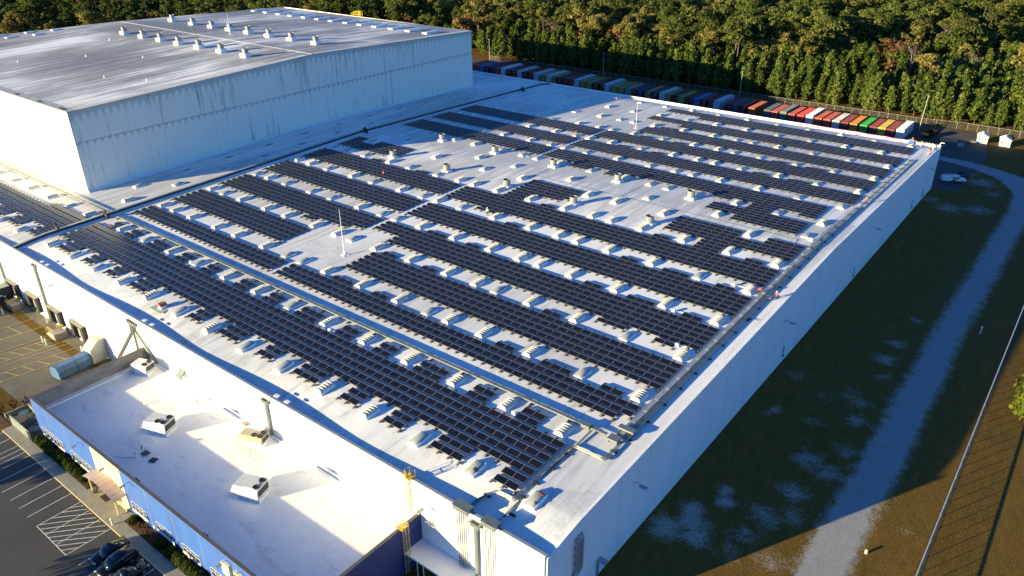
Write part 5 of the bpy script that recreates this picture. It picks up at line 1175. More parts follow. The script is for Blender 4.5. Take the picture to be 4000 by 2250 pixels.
fence([(-104, 121.6), (-9.6, 121.4), (-1.9, 122.4), (14.9, 121.5)], 2.4, 'chain link fence behind the containers in front of the pines', 3.1)
mb = MB(); mb.span(W(14.72, -4, -5.85), W(15.06, 108, -5.85) + Vector((0, 0, .02))); tag(mb.build('fence_kerb', plain('dark_weedy_strip', (.05, .04, .022), .9, 0, .5, 1.2)), kind='structure')
for n_, (x, y, h, lean, lb) in enumerate(((-8.0, 116.5, 12.6, .04, 'white wooden light pole beside the white container end of the row'), (-41.9, 122.7, 10.0, .02, 'pale light pole behind the middle of the container row'), (-73.1, 122.7, 10.4, 0, 'dark light pole behind the shaded olive containers'), (-104.9, 122.4, 10.0, 0, 'pale light pole beside the far corner of the cold store'), (-150, 112, 10, 0, 'thin pale pole behind the cold store, right of two'), (-196, 88, 10, .02, 'thin pale pole behind the cold store, left of two'))):
    mb = MB(); mb.tube([(0, 0, 0), (lean * h, 0, h)], [.17, .10], 8); mb.build('pole', M_galp); o = C.objects[-1]
    r = empty('light_pole', W(x, y, -5.85), lb, 'light pole'); o.parent = r
    mb = MB(); mb.box((lean * h, -.3, h - .15), (.35, .7, .18)); mb.build('lamp_head', M_coping, r)
mb = MB(); mb.tube([(0, 0, 0), (.05, 0, 1.5)], .09, 7); mb.lathe([(.09, 1.3), (.13, 1.32), (.13, 1.6), (0, 1.62)], n=8); tag(mb.build('marker_post', M_trimw, loc=W(12.5, 49.8, -5.85)), 'short white marker post in the grass between gravel path and fence', 'marker post')
mb = MB(); mb.lathe([(.18, 0), (.18, .45), (.1, .55), (0, .58)], n=9); tag(mb.build('marker_post', M_cream, loc=W(12.0, 16.65, -5.85)), 'stubby pale yellow marker on the sunlit grass by the gravel path', 'marker post')

# ================================================================== people
M_skin = plain('skin', (.35, .20, .13), .6); M_orange = plain('orange_hivis', (.75, .14, .03), .7, 0, .1); M_jean = plain('blue_grey_trousers', (.09, .11, .15), .8); M_darkc = plain('dark_clothes', (.03, .03, .035), .8); M_whitec = plain('white_shirt', (.70, .68, .62), .7); M_hat = plain('white_hard_hat', (.75, .75, .74), .3); M_haty = plain('yellow_hard_hat', (.7, .5, .05), .3); M_yelv = plain('yellow_hivis', (.60, .68, .03), .7); M_boot = plain('brown_boots', (.04, .028, .02), .7); M_hair = plain('dark_hair', (.02, .015, .01), .8)
POSE = {
 'stand': dict(hip=(0, 0, .92), chest=(0, 0, 1.35), neck=(0, .01, 1.52), head=(0, .03, 1.68), kl=(-.10, .03, .50), fl=(-.11, -.01, .08), kr=(.10, .03, .50), fr=(.12, -.01, .08), el=(-.28, -.02, 1.12), hl=(-.30, .10, .86), er=(.28, -.02, 1.12), hr=(.30, .10, .86)),
 'walk': dict(hip=(0, 0, .92), chest=(0, .03, 1.35), neck=(0, .05, 1.52), head=(0, .08, 1.68), kl=(-.10, .22, .53), fl=(-.10, .32, .10), kr=(.10, -.03, .50), fr=(.10, -.38, .12), el=(-.27, -.16, 1.13), hl=(-.28, -.10, .86), er=(.27, .12, 1.12), hr=(.26, .32, .95)),
 'bend': dict(hip=(0, -.15, .88), chest=(0, .22, 1.12), neck=(0, .38, 1.14), head=(0, .50, 1.12), kl=(-.12, .05, .48), fl=(-.13, -.05, .08), kr=(.12, .02, .48), fr=(.13, -.12, .08), el=(-.24, .34, .86), hl=(-.18, .48, .62), er=(.24, .34, .86), hr=(.18, .50, .62)),
 'kneel': dict(hip=(0, -.05, .50), chest=(0, .12, .93), neck=(0, .18, 1.09), head=(0, .24, 1.24), kl=(-.14, .38, .50), fl=(-.14, .36, .08), kr=(.12, .22, .09), fr=(.12, -.22, .10), el=(-.26, .28, .78), hl=(-.16, .50, .66), er=(.26, .28, .76), hr=(.14, .50, .60)),
 'sit': dict(hip=(0, 0, .16), chest=(0, -.06, .60), neck=(0, -.04, .77), head=(0, .0, .92), kl=(-.15, .38, .42), fl=(-.15, .62, .08), kr=(.15, .38, .42), fr=(.15, .62, .08), el=(-.28, .08, .40), hl=(-.16, .34, .44), er=(.28, .08, .40), hr=(.16, .34, .44)),
}
def person(loc, rz, pose, top, legs, hat, label, vest=None):
    P = {k: Vector(v) for k, v in POSE[pose].items()}; ax = (P['chest'] - P['hip']).normalized()
    sh_ = lambda s_: P['chest'] + Vector((s_ * .19, 0, 0)) + ax * .04
    V = []; E = []; Rr = []
    def v(p, r_): V.append(p); Rr.append(r_); return len(V) - 1
    hip = v(P['hip'], .155); wa = v(P['hip'].lerp(P['chest'], .5), .145); ch = v(P['chest'], .165); nk = v(P['neck'], .065); jw = v(P['neck'].lerp(P['head'], .45), .078); hd = v(P['head'], .098); tp = v(P['head'] + (P['head'] - P['neck']).normalized() * .08, .07)
    E += [(hip, wa), (wa, ch), (ch, nk), (nk, jw), (jw, hd), (hd, tp)]
    parts = []
    for s_, e_, h_ in ((-1, 'el', 'hl'), (1, 'er', 'hr')):
        a = v(sh_(s_), .075); b_ = v(P[e_], .052); w_ = v(P[e_].lerp(P[h_], .9), .036); h = v(P[h_], .042); dirn = (P[h_] - P[e_]).normalized(); t = v(P[h_] + dirn * .07, .03); f1 = v(P[h_] + dirn * .14, .018); th = v(P[h_] + dirn * .04 + Vector((-s_ * .06, .02, 0)), .015)
        E += [(ch, a), (a, b_), (b_, w_), (w_, h), (h, t), (t, f1), (h, th)]
    for s_, k_, f_ in ((-1, 'kl', 'fl'), (1, 'kr', 'fr')):
        a = v(P['hip'] + Vector((s_ * .095, 0, -.05)), .105); b_ = v(P[k_], .072); f = v(P[f_], .05); dirn = Vector((0, 1, 0)) if pose != 'kneel' or s_ < 0 else Vector((0, -.3, -.2)); to = v(P[f_] + dirn * .17 + Vector((0, 0, -.03)), .042)
        E += [(hip, a), (a, b_), (b_, f), (f, to)]
    me = bpy.data.meshes.new('person'); me.from_pydata(V, E, []); o = bpy.data.objects.new('person', me); C.objects.link(o)
    sk = o.modifiers.new('s', 'SKIN'); sb = o.modifiers.new('u', 'SUBSURF'); sb.levels = sb.render_levels = 1
    for i, sv in enumerate(me.skin_vertices[0].data): sv.radius = (Rr[i], Rr[i]); sv.use_root = (i == 0)
    dg = bpy.context.evaluated_depsgraph_get(); dg.update(); nm = bpy.data.meshes.new_from_object(o.evaluated_get(dg)); o.modifiers.clear(); o.data = nm; bpy.data.meshes.remove(me); nm.name = 'person'
    for m_ in (top, legs, M_skin, M_boot): nm.materials.append(m_)
    vs_ = []
    for p in nm.polygons:
        c = p.center; k = 0
        dh = min((c - P['head']).length, (c - P['neck'].lerp(P['head'], .45)).length)
        if dh < .16 and (c - P['neck']).dot(P['head'] - P['neck']) > -.001: k = 2
        elif min((c - P['hl']).length, (c - P['hr']).length) < .10 or any((c - (P[h_] + (P[h_] - P[e_]).normalized() * .1)).length < .1 for e_, h_ in (('el', 'hl'), ('er', 'hr'))): k = 2
        elif min((c - P['fl']).length, (c - P['fr']).length) < .22: k = 3
        elif min(min((c - P['hip'].lerp(P[k_], t)).length for t in (0, .33, .66, 1)) if True else 9 for k_ in ('kl', 'kr')) < .2 and (c - P['hip']).dot(ax) < .05 or min(min((c - P[k_].lerp(P[f_], t)).length for t in (0, .5, 1)) for k_, f_ in (('kl', 'fl'), ('kr', 'fr'))) < .14: k = 1
        p.material_index = k; p.use_smooth = True
        if k == 0 and vest and min((c - P['hip'].lerp(P['chest'], t)).length for t in (.35, .6, .85, 1)) < .26: vs_.append(p)
    if vest and vs_:
        mb = MB()
        for p in vs_:
            o_ = len(mb.v); mb.v += [tuple(nm.vertices[i].co + nm.vertices[i].normal * .018) for i in p.vertices]; mb.f.append(tuple(range(o_, o_ + len(p.vertices)))); mb.m.append(0)
        mb.build('vest', vest, o)
    mb = MB(); up_ = (P['head'] - P['neck']).normalized(); rot = Vector((0, 0, 1)).rotation_difference(up_).to_matrix()
    mb.lathe([(.15, .02), (.13, .025), (.118, .09), (.08, .145), (0, .16)], n=12); mb.v = [tuple(rot @ Vector(p) + P['head'] + up_ * .0) for p in mb.v]; mb.build('hard_hat' if hat not in (M_hair,) else 'cap', hat, o, smooth=True)
    fw = (Vector((0, 1, 0)) - up_ * up_.y).normalized(); sd_ = fw.cross(up_)
    mb = MB(); mb.box(P['head'] + fw * .105 - up_ * .02, (.03, .04, .05)); 
    for s_ in (-1, 1): mb.box(P['head'] + sd_ * .038 * s_ + fw * .094 + up_ * .005, (.026, .015, .016), 1); mb.box(P['head'] + sd_ * .102 * s_ - up_ * .02, (.02, .04, .06))
    mb.box(P['head'] + fw * .088 - up_ * .07, (.055, .02, .014), 2); mb.build('face', [M_skin, M_hair, M_rust], o)
    o.location = loc; o.rotation_euler[2] = rz; tag(o, label, 'person'); return o
rp = lambda x, y: W(x, y, roofz(x, y))
person(rp(-1.32, 59.0), R(120), 'walk', M_orange, M_jean, M_hair, 'person in orange jacket and grey trousers walking along the right roof edge')
person(rp(-30.73, 32.4), R(20), 'stand', M_whitec, M_darkc, M_hat, 'person in white shirt and hard hat standing beside a short panel row', M_whitec)
person(rp(-2.18, 32.42), R(-40), 'bend', M_orange, M_darkc, M_haty, 'person in orange vest stooping beside the conduits near a skylight', M_orange)
person(rp(-.75, 32.75), R(160), 'kneel', M_orange, M_jean, M_hat, 'person in orange kneeling over equipment at the right roof edge', M_orange)
person(W(-48.24, 34.7, roofz(-48, 34.7)) + Vector((0, 0, .22)), R(60), 'sit', M_orange, M_darkc, M_hair, 'person in faded orange sitting on solar panels in the left arrays')
person(rp(-39.85, 62.0), R(0), 'bend', M_orange, M_orange, M_haty, 'person in bright orange bending by a skylight in the far left arrays')
person(rp(-3.5, 88.0), R(200), 'stand', M_orange, M_darkc, M_haty, 'person in orange and yellow hat standing behind the blue box at the back corner')
person(rp(-2.65, 87.3), R(90), 'bend', M_orange, M_jean, M_hat, 'person in orange bending right of the blue box at the back corner', M_orange)
person(rp(-1.95, 85.9), R(100), 'stand', M_orange, M_whitec, M_hat, 'person in orange top and pale trousers near the back corner cones', M_orange)
# tools and gear
r = empty('hand_cart', rp(-1.15, 32.3), 'small metal hand cart in front of the kneeling worker', 'cart'); mb = MB(); mb.box((0, 0, .3), (.8, 1.2, .08)); mb.tube([(-.35, -.6, .3), (-.35, -.9, .95), (.35, -.9, .95), (.35, -.6, .3)], .03, 5); mb.build('frame', M_galv, r)
for x in (-.4, .4):
    for y in (-.45, .45): mb = MB(); mb.tube([(x - .04, y, .14), (x + .04, y, .14)], .14, 10); mb.build('wheel', M_dark, r)
mb = MB(); mb.box((0, 0, .12), (.7, .35, .2), 0, .4); mb.tube([(.3, .1, .15), (1.3, .3, .12)], .03, 5); tag(mb.build('blower', M_dark, loc=rp(-1.17, 28.3)), 'small dark tool lying alone on the bare roof edge strip', 'tool')
r = empty('tool_box', rp(-3.6, 88.2), 'blue metal job box at the back corner of the roof', 'box'); mb = MB(); mb.box((0, 0, .55), (1.5, 1.0, .95)); mb.build('body', plain('bright_blue_paint', (.03, .12, .38), .4), r, bevel=.03); mb = MB(); mb.box((0, 0, 1.06), (1.54, 1.04, .08)); mb.build('lid', M_cgrey, r)
for n_, (x, y) in enumerate(((-.45, 83.05), (-.42, 85.5))):
    r = empty('traffic_cone', rp(x, y), 'orange traffic cone at the back corner, %s the roof edge person' % ('nearer than' if n_ == 0 else 'beyond'), 'traffic cone'); mb = MB(); mb.lathe([(.24, .04), (.06, 1.0), (0, 1.02)], n=12); mb.build('cone', M_orange, r); mb = MB(); mb.lathe([(.185, .32), (.145, .52), (.14, .52), (.18, .32)], n=12); mb.v = [(x_ * 1.04, y_ * 1.04, z_) for x_, y_, z_ in mb.v]; mb.build('band', M_trimw, r); mb = MB(); mb.box((0, 0, .03), (.55, .55, .05)); mb.build('base', M_orange, r)
mb = MB()
for k in range(7): mb.box((0, .3 * k, .1), (.8, .2, .2))
tag(mb.build('paver_stack', M_block, loc=rp(-1.0, 85.6)), 'row of pale pavers laid out between the two traffic cones', 'pavers')
M_redt = plain('red_warning_tape', (.6, .03, .05), .6, 0, .1)
r = empty('warning_line', rp(-17.5, 88.0), 'red flagged warning line on stands along the back parapet', 'warning line'); xs_ = (-17.5, -10.6, -6.85, -5.0)
mb = MB()
for a, b_ in zip(xs_[:-1], xs_[1:]):
    A, B = rp(a, 88.0) + Vector((0, 0, 1.0)), rp(b_, 87.9) + Vector((0, 0, 1.0)); q = [A.lerp(B, t) - Vector((0, 0, .25 * 4 * t * (1 - t))) for t in np.linspace(0, 1, 13)]; mb.tube(q, .05, 4)
    for t in np.linspace(.08, .92, 9): p = A.lerp(B, t) - Vector((0, 0, .25 * 4 * t * (1 - t))); mb.add([p, p + Vector((.3, .01, 0)), p + Vector((.15, .02, -.35))], [(0, 1, 2)])
child(mb.build('tape', M_redt), r)
for a in xs_: mb = MB(); p = rp(a, 87.95); mb.tube([p, p + Vector((0, 0, 1.1))], .05, 6); mb.box(p + Vector((0, 0, .05)), (.6, .6, .1)); child(mb.build('stand', M_redt), r)
r = empty('flag_line', rp(-2.2, 89.0), 'low rope hung with yellow flags at the back right roof corner', 'flag line')
mb = MB(); A, B = rp(-2.3, 88.2) + Vector((0, 0, 1.0)), rp(-.5, 88.2) + Vector((0, 0, 1.0)); mb.tube([A, B], .03, 4)
for t in (.1, .3, .5, .7, .9): p = A.lerp(B, t); mb.add([p - Vector((.22, 0, 0)), p + Vector((.22, .01, 0)), p + Vector((0, .01, -.5))], [(0, 1, 2)], 1)
child(mb.build('flags', [M_dark, M_haty]), r)
for p in (A, B): mb = MB(); mb.tube([p - Vector((0, 0, 1)), p + Vector((0, 0, .1))], .05, 5); mb.box(p - Vector((0, 0, .95)), (.5, .5, .1)); child(mb.build('stand', M_dark), r)
r = empty('roof_hoist', W(-.2, 88.0, roofz(0, 88)), 'white curved pipe davit standing on the back right roof corner', 'davit'); mb = MB(); mb.tube([(0, 0, 0), (0, 0, 1.0), (.3, .3, 1.5), (1.0, .6, 1.4)], .12, 8); mb.build('arm', M_trimw, r); mb = MB(); mb.box((0, 0, .06), (.5, .5, .12)); mb.build('base', M_trimw, r)
# skylight of the front corner with clothing left on it
skylight(-2.45, 2.25, 's', 'smooth grey skylight alone in the front right corner under clothing')
def cloth(label, loc, cols, seed, sx, sy, name):
    rg = np.random.default_rng(seed); mb = MB(); n = 9
    for j in range(n + 1):
        for i in range(n + 1):
            u, v = i / n - .5, j / n - .5; rr = 1 - .35 * abs(math.sin(3 * math.atan2(v, u + 1e-6) + seed))
            mb.v.append((u * sx * rr, v * sy * rr, .10 + .12 * rg.random() * (1 - 2 * max(abs(u), abs(v)))))
    for j in range(n):
        for i in range(n): mb.f.append((j * (n + 1) + i, j * (n + 1) + i + 1, (j + 1) * (n + 1) + i + 1, (j + 1) * (n + 1) + i)); mb.m.append(1 if j < 4 and i > 5 else 0)
    o = mb.build(name, cols, loc=loc, smooth=True); m_ = o.modifiers.new('t', 'SOLIDIFY'); m_.thickness = .05; return tag(o, label, name.replace('_', ' '))
zt = Vector((0, 0, .40))
cloth('yellow and black work jacket draped over the front corner skylight', rp(-2.75, 2.75) + zt, [M_yelv, M_darkc], 2, 1.1, 1.3, 'work_jacket')
cloth('red orange safety harness heaped on the front corner skylight', rp(-2.75, 3.3) + zt, [M_rust, M_redt], 4, 1.1, .7, 'safety_harness')
mb = MB(); leaves(mb, [(0, 0, .3), (.1, .1, .15)], [.28, .22], 60, .16, np.random.default_rng(9)); tag(mb.build('plant_tuft', M_shrub, loc=rp(-6.95, 2.6) + Vector((0, 0, .3))), 'dark green tuft sprouting on the smooth skylight nearest the front corner', 'plant')

# ================================================================== woods
M_bark = plain('grey_brown_bark', (.11, .085, .065), .9, 0, .25, .8); M_pale = plain('pale_bare_bark', (.26, .22, .18), .9, 0, .2, .8)
M_pine = leafmat('pine_needles', [(0.0211, 0.0421, 0.014), (0.0597, 0.0983, 0.0246), (0.1317, 0.165, 0.0351), (0.2106, 0.2194, 0.0527)], 1.3)
M_olive = leafmat('olive_leaf', [(0.0527, 0.0597, 0.0194), (0.1492, 0.1404, 0.0386), (0.2633, 0.2281, 0.0632), (0.3335, 0.2721, 0.0878)], 1.2)
M_green = leafmat('broad_green_leaf', [(0.0302, 0.049, 0.0169), (0.0943, 0.1169, 0.0302), (0.2074, 0.2168, 0.0528)], 1.25)
M_brown = leafmat('russet_leaf', [(0.0975, 0.0553, 0.026), (0.2275, 0.13, 0.0553), (0.3087, 0.195, 0.0845)], 1.0)
M_rustl = leafmat('orange_leaf', [(.16, .055, .018), (.22, .085, .025), (.20, .10, .04)], 1.0)
M_bare = leafmat('sparse_twig', [(0.1326, 0.1014, 0.078), (0.2028, 0.156, 0.1248)], 1.0)
def leafcloud(mb, P, nrm_out, size, rg, mi):
    n = len(P); a = rg.normal(size=(n, 3)); a /= np.linalg.norm(a, axis=1)[:, None]; nr = nrm_out * .8 + a * .7 + np.array([0, 0, .25])
    u = np.cross(nr, rg.normal(size=(n, 3))); u /= np.linalg.norm(u, axis=1)[:, None] + 1e-9; v = np.cross(nr, u); v /= np.linalg.norm(v, axis=1)[:, None] + 1e-9
    s_ = size * rg.uniform(.55, 1.35, n)[:, None]; q = np.stack([P - u * s_ * .55, P + v * s_ * .6, P + u * s_ * .5, P - v * s_ * .45], 1).reshape(-1, 3)
    o = len(mb.v); mb.v += q.tolist(); mb.f += [(o + 4 * k, o + 4 * k + 1, o + 4 * k + 2, o + 4 * k + 3) for k in range(n)]; mb.m += [mi] * n
def pine(seed, h=13.0, r_=3.0, lo=.13):
    rg = np.random.default_rng(seed); tr = MB(); cr = MB(); bend = rg.normal(size=2) * .25
    tr.tube([(0, 0, 0), (bend[0] * .4, bend[1] * .4, h * .5), (bend[0], bend[1], h * .97)], [.17, .11, .03], 6)
    lv = int(h * 1.5)
    for i in range(lv):
        t = lo + (1 - lo) * i / lv; z = h * t; rad = r_ * (1 - t) ** .75 * (1.05 if i % 2 else .8) + .25
        if t < .3: rad *= .55 + 1.5 * (t - lo)
        nb = rg.integers(5, 8); a0 = rg.uniform(0, 6.28)
        for k in range(nb):
            a = a0 + 6.283 * k / nb + rg.normal() * .25; rr = rad * rg.uniform(.65, 1.2); d = np.array([math.cos(a), math.sin(a), .28 + .5 * t])
            tip = np.array([bend[0] * t, bend[1] * t, z]) + d * rr * np.array([1, 1, .6])
            if t < .55 and k % 2 == 0: tr.tube([(bend[0] * t, bend[1] * t, z), tuple(tip)], [.035, .012], 3)
            m = int(7 + 9 * rr / r_); tt = rg.uniform(.35, 1.05, m)[:, None]; base = np.array([bend[0] * t, bend[1] * t, z])
            P = base + (tip - base) * tt + rg.normal(size=(m, 3)) * np.array([.34, .34, .22])
            leafcloud(cr, P, np.tile(d, (m, 1)), .70, rg, 0)
    m = 16; leafcloud(cr, np.array([bend[0], bend[1], h * .98]) + rg.normal(size=(m, 3)) * np.array([.18, .18, .4]), np.tile([0, 0, 1.], (m, 1)), .45, rg, 0)
    return tr, cr
def hardwood(seed, h=20.0, r_=5.4, dens=1.25, lo=.36, leaf=.72, bark=(.32, .2)):
    rg = np.random.default_rng(seed); tr = MB(); cr = MB(); top = np.array([rg.normal() * .8, rg.normal() * .8, h * .62])
    tr.tube([(0, 0, 0), tuple(top * np.array([.5, .5, .55])), tuple(top)], [.30, .22, .14], 6); ends = []
    nl = 9
    for k in range(nl):
        a = 6.283 * k / nl + rg.normal() * .3; t = rg.uniform(.6, 1.0); p0 = top * np.array([t, t, t]); rr = r_ * rg.uniform(.45, .95); zz = h * rg.uniform(lo + .2, .97)
        if k % 3 == 0: rr *= .45; zz = h * rg.uniform(.85, 1.0)
        p2 = np.array([rr * math.cos(a), rr * math.sin(a), zz]); p1 = (p0 + p2) / 2 + np.array([0, 0, .06 * h]) * rg.uniform(.0, 1)
        tr.tube([tuple(p0), tuple(p1), tuple(p2)], [.12, .08, .03], 4); ends.append(p2); ends.append(p1 + rg.normal(size=3) * .8)
        for j in range(2):
            q = p1 + (p2 - p1) * rg.uniform(.2, .8); e_ = q + np.array([rg.normal() * 1.4, rg.normal() * 1.4, rg.uniform(.2, 1.8)]); tr.tube([tuple(q), tuple(e_)], [.05, .015], 3); ends.append(e_)
    for e_ in ends:
        rad = rg.uniform(.8, 1.75) * r_ / 4.0; m = int(46 * dens * rad); d = rg.normal(size=(m, 3)); d /= np.linalg.norm(d, axis=1)[:, None]; d[:, 2] = np.where(d[:, 2] < -.35, -d[:, 2], d[:, 2])
        P = e_ + d * (rad * rg.uniform(.5, 1, m) ** .5)[:, None] * np.array([1.15, 1.15, .7]); leafcloud(cr, P, d, leaf, rg, 0)
    return tr, cr
def tallpine(seed, h=25.0):
    rg = np.random.default_rng(seed); tr = MB(); cr = MB(); b_ = rg.normal(size=2) * .5
    tr.tube([(0, 0, 0), (b_[0] * .5, b_[1] * .5, h * .5), (b_[0], b_[1], h * .96)], [.30, .22, .07], 6)
    for k in range(26):
        t = rg.uniform(.55, 1.0); a = rg.uniform(0, 6.28); rr = (3.4 if t < .85 else 2.0) * rg.uniform(.35, 1.0); base = np.array([b_[0] * t, b_[1] * t, h * t]); tip = base + np.array([rr * math.cos(a), rr * math.sin(a), rg.uniform(-.2, .9)])
        tr.tube([tuple(base), tuple(tip)], [.06, .02], 3); m = 34; d = rg.normal(size=(m, 3)); d /= np.linalg.norm(d, axis=1)[:, None]
        leafcloud(cr, tip + d * (rg.uniform(.3, 1.15, m))[:, None] * np.array([1.1, 1.1, .6]), d, .6, rg, 0)
    return tr, cr
def baretree(seed, h=17.0):
    tr, cr = hardwood(seed, h, 3.4, .22, .35, .35); return tr, cr
PROT = {'pine': [(pine(11, 14.0), M_bark, M_pine), (pine(12, 12.6, 3.3), M_bark, M_pine), (pine(13, 15.5, 2.7), M_bark, M_pine), (pine(14, 11.5, 2.6), M_bark, M_pine), (pine(15, 13.2, 3.6, .2), M_bark, M_pine)],
        'tall_pine': [(tallpine(21), M_bark, M_green), (tallpine(22, 22), M_bark, M_pine)],
        'broadleaf_tree': [(hardwood(31), M_pale, M_olive), (hardwood(32, 23, 6.2), M_bark, M_green), (hardwood(33, 18, 5.0), M_pale, M_olive), (hardwood(34, 15, 4.4), M_bark, M_brown)],
        'bare_tree': [(baretree(41), M_pale, M_bare), (hardwood(43, 16, 3.6, .5), M_pale, M_brown)],
        'orange_tree': [(hardwood(51, 11, 2.6, .9), M_bark, M_rustl)]}
DESC = {'pine': 'bushy green young pine', 'tall_pine': 'tall bare trunked pine', 'broadleaf_tree': 'tall spreading broadleaf tree', 'bare_tree': 'pale bare branched tree', 'orange_tree': 'small orange leaved tree'}
live = {}
def tree(kind, vi, x, y, label, sc_):
    key = (kind, vi)
    if key not in live:
        (tr, cr), mb_, ml = PROT[kind][vi]; r = empty(kind, W(x, y, -5.85), label, 'tree', 'trees of the wood behind the containers'); tr.build('trunk', mb_, r); cr.build('crown', ml, r); live[key] = r
    else: r = copy_tree(live[key]); r.location = W(x, y, -5.85); tag(r, label, 'tree', 'trees of the wood behind the containers')
    r.scale = (sc_ * random.uniform(.9, 1.12), sc_ * random.uniform(.9, 1.12), sc_); r.rotation_euler[2] = random.random() * 6.28
taken = []
for row in range(5):
    n = 0; x = 9.5 - .8 * (row % 2)
    while x > -106:
        y = 124.9 + row * 2.3 + random.uniform(-.8, .8); xx = x + random.uniform(-.7, .7); n += 1
        if row == 0 and abs(xx + 106) < 0: pass
        tree('pine', random.randrange(5), xx, y, 'bushy green young pine, %s from the right in the %s row behind the containers' % (OW(n), WORDS[row]), random.choice((random.uniform(.6, .85), random.uniform(.85, 1.18)))); taken.append((xx, y)); x -= 2.2
EXTRA = [('orange_tree', -66.5, 134.2, 'small orange tree standing above the shaded pines'), ('orange_tree', -33.0, 137.0, 'small orange tree among the pines right of the middle'), ('orange_tree', -121.5, 140, 'small orange tree beyond the far corner of the cold store'),
         ('tall_pine', -49.5, 160, 'tall pine with long bare trunk, left of a pair above the shaded pines'), ('tall_pine', -46.0, 163, 'tall pine with long bare trunk, right of a pair above the shaded pines'), ('tall_pine', -37, 168, 'tall pine with thin bare trunk above the middle pines'), ('tall_pine', -76, 158, 'tall pine with bare trunk left of the orange tree'), ('tall_pine', -28.5, 178, 'tall pine with dark bare trunk on the right'),
         ('broadleaf_tree', -33.5, 170, 'pale limbed spreading tree before the dense wood'), ('bare_tree', -88, 152, 'pale bare tree left of the tall pines'), ('bare_tree', -45, 158, 'pale bare branched tree between two tall pine trunks'), ('bare_tree', -97, 158, 'pale bare tree near the corner of the cold store')]
for kind, x, y, lb in EXTRA: tree(kind, 0, x, y, lb, 1.0); taken.append((x, y))
tree('broadleaf_tree', 0, -32.4, -28, 'broadleaf tree in the lot outside the frame, right of two', .55); tree('broadleaf_tree', 2, -47.5, -31, 'broadleaf tree in the lot outside the frame, left of two', .6)
# the rest of the wood reads as one mass: one object, instanced with geometry nodes
pc_ = bpy.data.collections.new('tree_kinds'); order = []
for kind, lst in PROT.items():
    for vi, ((tr, cr), mb_, ml) in enumerate(lst):
        m_ = MB(); m_.v = list(tr.v); m_.f = list(tr.f); m_.m = [0] * len(tr.f); o_ = len(m_.v); m_.v += list(cr.v); m_.f += [tuple(i + o_ for i in f) for f in cr.f]; m_.m += [1] * len(cr.f)
        ob = m_.build('kind_%02d' % len(order), [mb_, ml]); C.objects.unlink(ob); pc_.objects.link(ob); order.append(kind)
def pine_depth(x):   # far limit of the planted pines
    return float(np.interp(x, [-130, -107, -82, -55, -42, -29, -17, -5, 20], [131, 134, 140, 138, 139, 160, 176, 196, 215]))
pts, kinds, rots, scl = [], [], [], []
cx, cy = 16.35, -23.4
def add_pt(x, y):
    d = math.hypot(x - cx, y - cy); az = math.degrees(math.atan2(x - cx, y - cy))
    if d > 345 or not (-78 < az < 4): return
    isp = y < pine_depth(x) + random.uniform(-4, 3) and x > -125
    u = random.random()
    if x < -125: kind = 'pine' if u < .55 else 'tall_pine' if u < .8 else 'broadleaf_tree'
    elif isp: kind = 'pine' if u < .94 else 'broadleaf_tree' if u < .975 else 'bare_tree'
    else:
        gl = .5 + .5 * math.sin(x * .045 + 1) * math.sin(y * .05); lf = max(0, min(1, (-60 - x) / 60))
        kind = 'broadleaf_tree' if u < .66 - .2 * lf else 'tall_pine' if u < .84 - .12 * lf else 'bare_tree' if u < .985 else 'orange_tree'
        if lf < .3 and kind == 'bare_tree' and random.random() < .6: kind = 'broadleaf_tree'
    ids = [i for i, k in enumerate(order) if k == kind]
    if kind == 'broadleaf_tree' and random.random() > .25: ids = ids[:3]
    pts.append(tuple(W(x, y, -5.85))); kinds.append(random.choice(ids)); rots.append(random.random() * 6.28); s_ = random.uniform(.68, 1.18); scl.append(s_)
def edge_y(x): return 136.0 if x > -108 else 126 if x > -130 else 126 + (x + 130) * .95 if x > -210 else 50
y = 0.0
for gx_ in np.arange(-330, 22, 1.0):
    pass
x = -330.0
while x < 22:
    y = 20.0
    while y < 360:
        xx, yy = x + random.uniform(-1.0, 1.0), y + random.uniform(-1.0, 1.0)
        st = 2.3 if (yy < pine_depth(xx) and xx > -125) else 3.1
        if yy > edge_y(xx) and all(abs(xx - a) + abs(yy - b_) > 2.0 for a, b_ in taken[-12:]): add_pt(xx, yy)
        y += st
    x += 2.5
me = bpy.data.meshes.new('forest'); me.from_pydata(pts, [], [])
for nm_, ty, dat in (('kind', 'INT', kinds), ('turn', 'FLOAT', rots), ('size', 'FLOAT', scl)):
    a = me.attributes.new(nm_, ty, 'POINT'); a.data.foreach_set('value', np.array(dat, np.int32 if ty == 'INT' else np.float32))
fo = bpy.data.objects.new('forest', me); C.objects.link(fo)
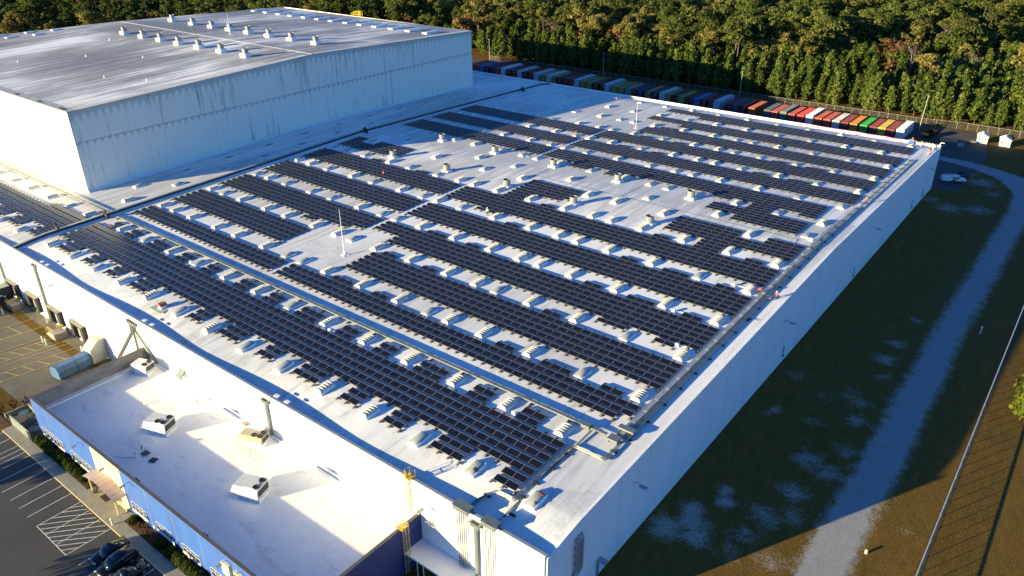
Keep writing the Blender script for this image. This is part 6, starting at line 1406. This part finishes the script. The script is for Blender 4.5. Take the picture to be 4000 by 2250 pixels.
ng = bpy.data.node_groups.new('forest_instances', 'GeometryNodeTree'); ng.interface.new_socket('Geometry', in_out='INPUT', socket_type='NodeSocketGeometry'); ng.interface.new_socket('Geometry', in_out='OUTPUT', socket_type='NodeSocketGeometry')
gi, go = ng.nodes.new('NodeGroupInput'), ng.nodes.new('NodeGroupOutput'); ip = ng.nodes.new('GeometryNodeInstanceOnPoints'); ci = ng.nodes.new('GeometryNodeCollectionInfo'); ci.inputs[0].default_value = pc_; ci.inputs[1].default_value = True; ci.inputs[2].default_value = True
def na(name, ty): n = ng.nodes.new('GeometryNodeInputNamedAttribute'); n.data_type = ty; n.inputs[0].default_value = name; return n
ak, ar, asz = na('kind', 'INT'), na('turn', 'FLOAT'), na('size', 'FLOAT'); cb = ng.nodes.new('ShaderNodeCombineXYZ'); ng.links.new(ar.outputs[0], cb.inputs[2])
ng.links.new(gi.outputs[0], ip.inputs['Points']); ng.links.new(ci.outputs[0], ip.inputs['Instance']); ip.inputs['Pick Instance'].default_value = True; ng.links.new(ak.outputs[0], ip.inputs['Instance Index']); ng.links.new(cb.outputs[0], ip.inputs['Rotation']); ng.links.new(asz.outputs[0], ip.inputs['Scale']); ng.links.new(ip.outputs[0], go.inputs[0])
md = fo.modifiers.new('instances', 'NODES'); md.node_group = ng
tag(fo, 'dense mixed autumn wood stretching away behind the planted pines', 'forest', kind='stuff')
print('forest points', len(pts))
# lone pine at the right edge beyond the fence
(tr, cr) = pine(77, 11, 2.6); r = empty('pine', W(17.3, 37.5, -5.85), 'lone yellow green pine in the sunlit grass beyond the chain link fence', 'tree'); tr.build('trunk', M_bark, r); cr.build('crown', leafmat('yellow_green_needles', [(.06, .09, .012), (.12, .15, .02), (.16, .17, .03)], 1.3), r)
# undergrowth at the foot of the wood
rg = np.random.default_rng(8); mb = MB(); leaves(mb, [(x, rg.uniform(-1.5, 3), .4) for x in np.linspace(0, 240, 200)], [1.0] * 200, 14, .5, rg); tag(mb.build('undergrowth', M_dry, loc=W(-108, 124, -5.85)), kind='stuff')
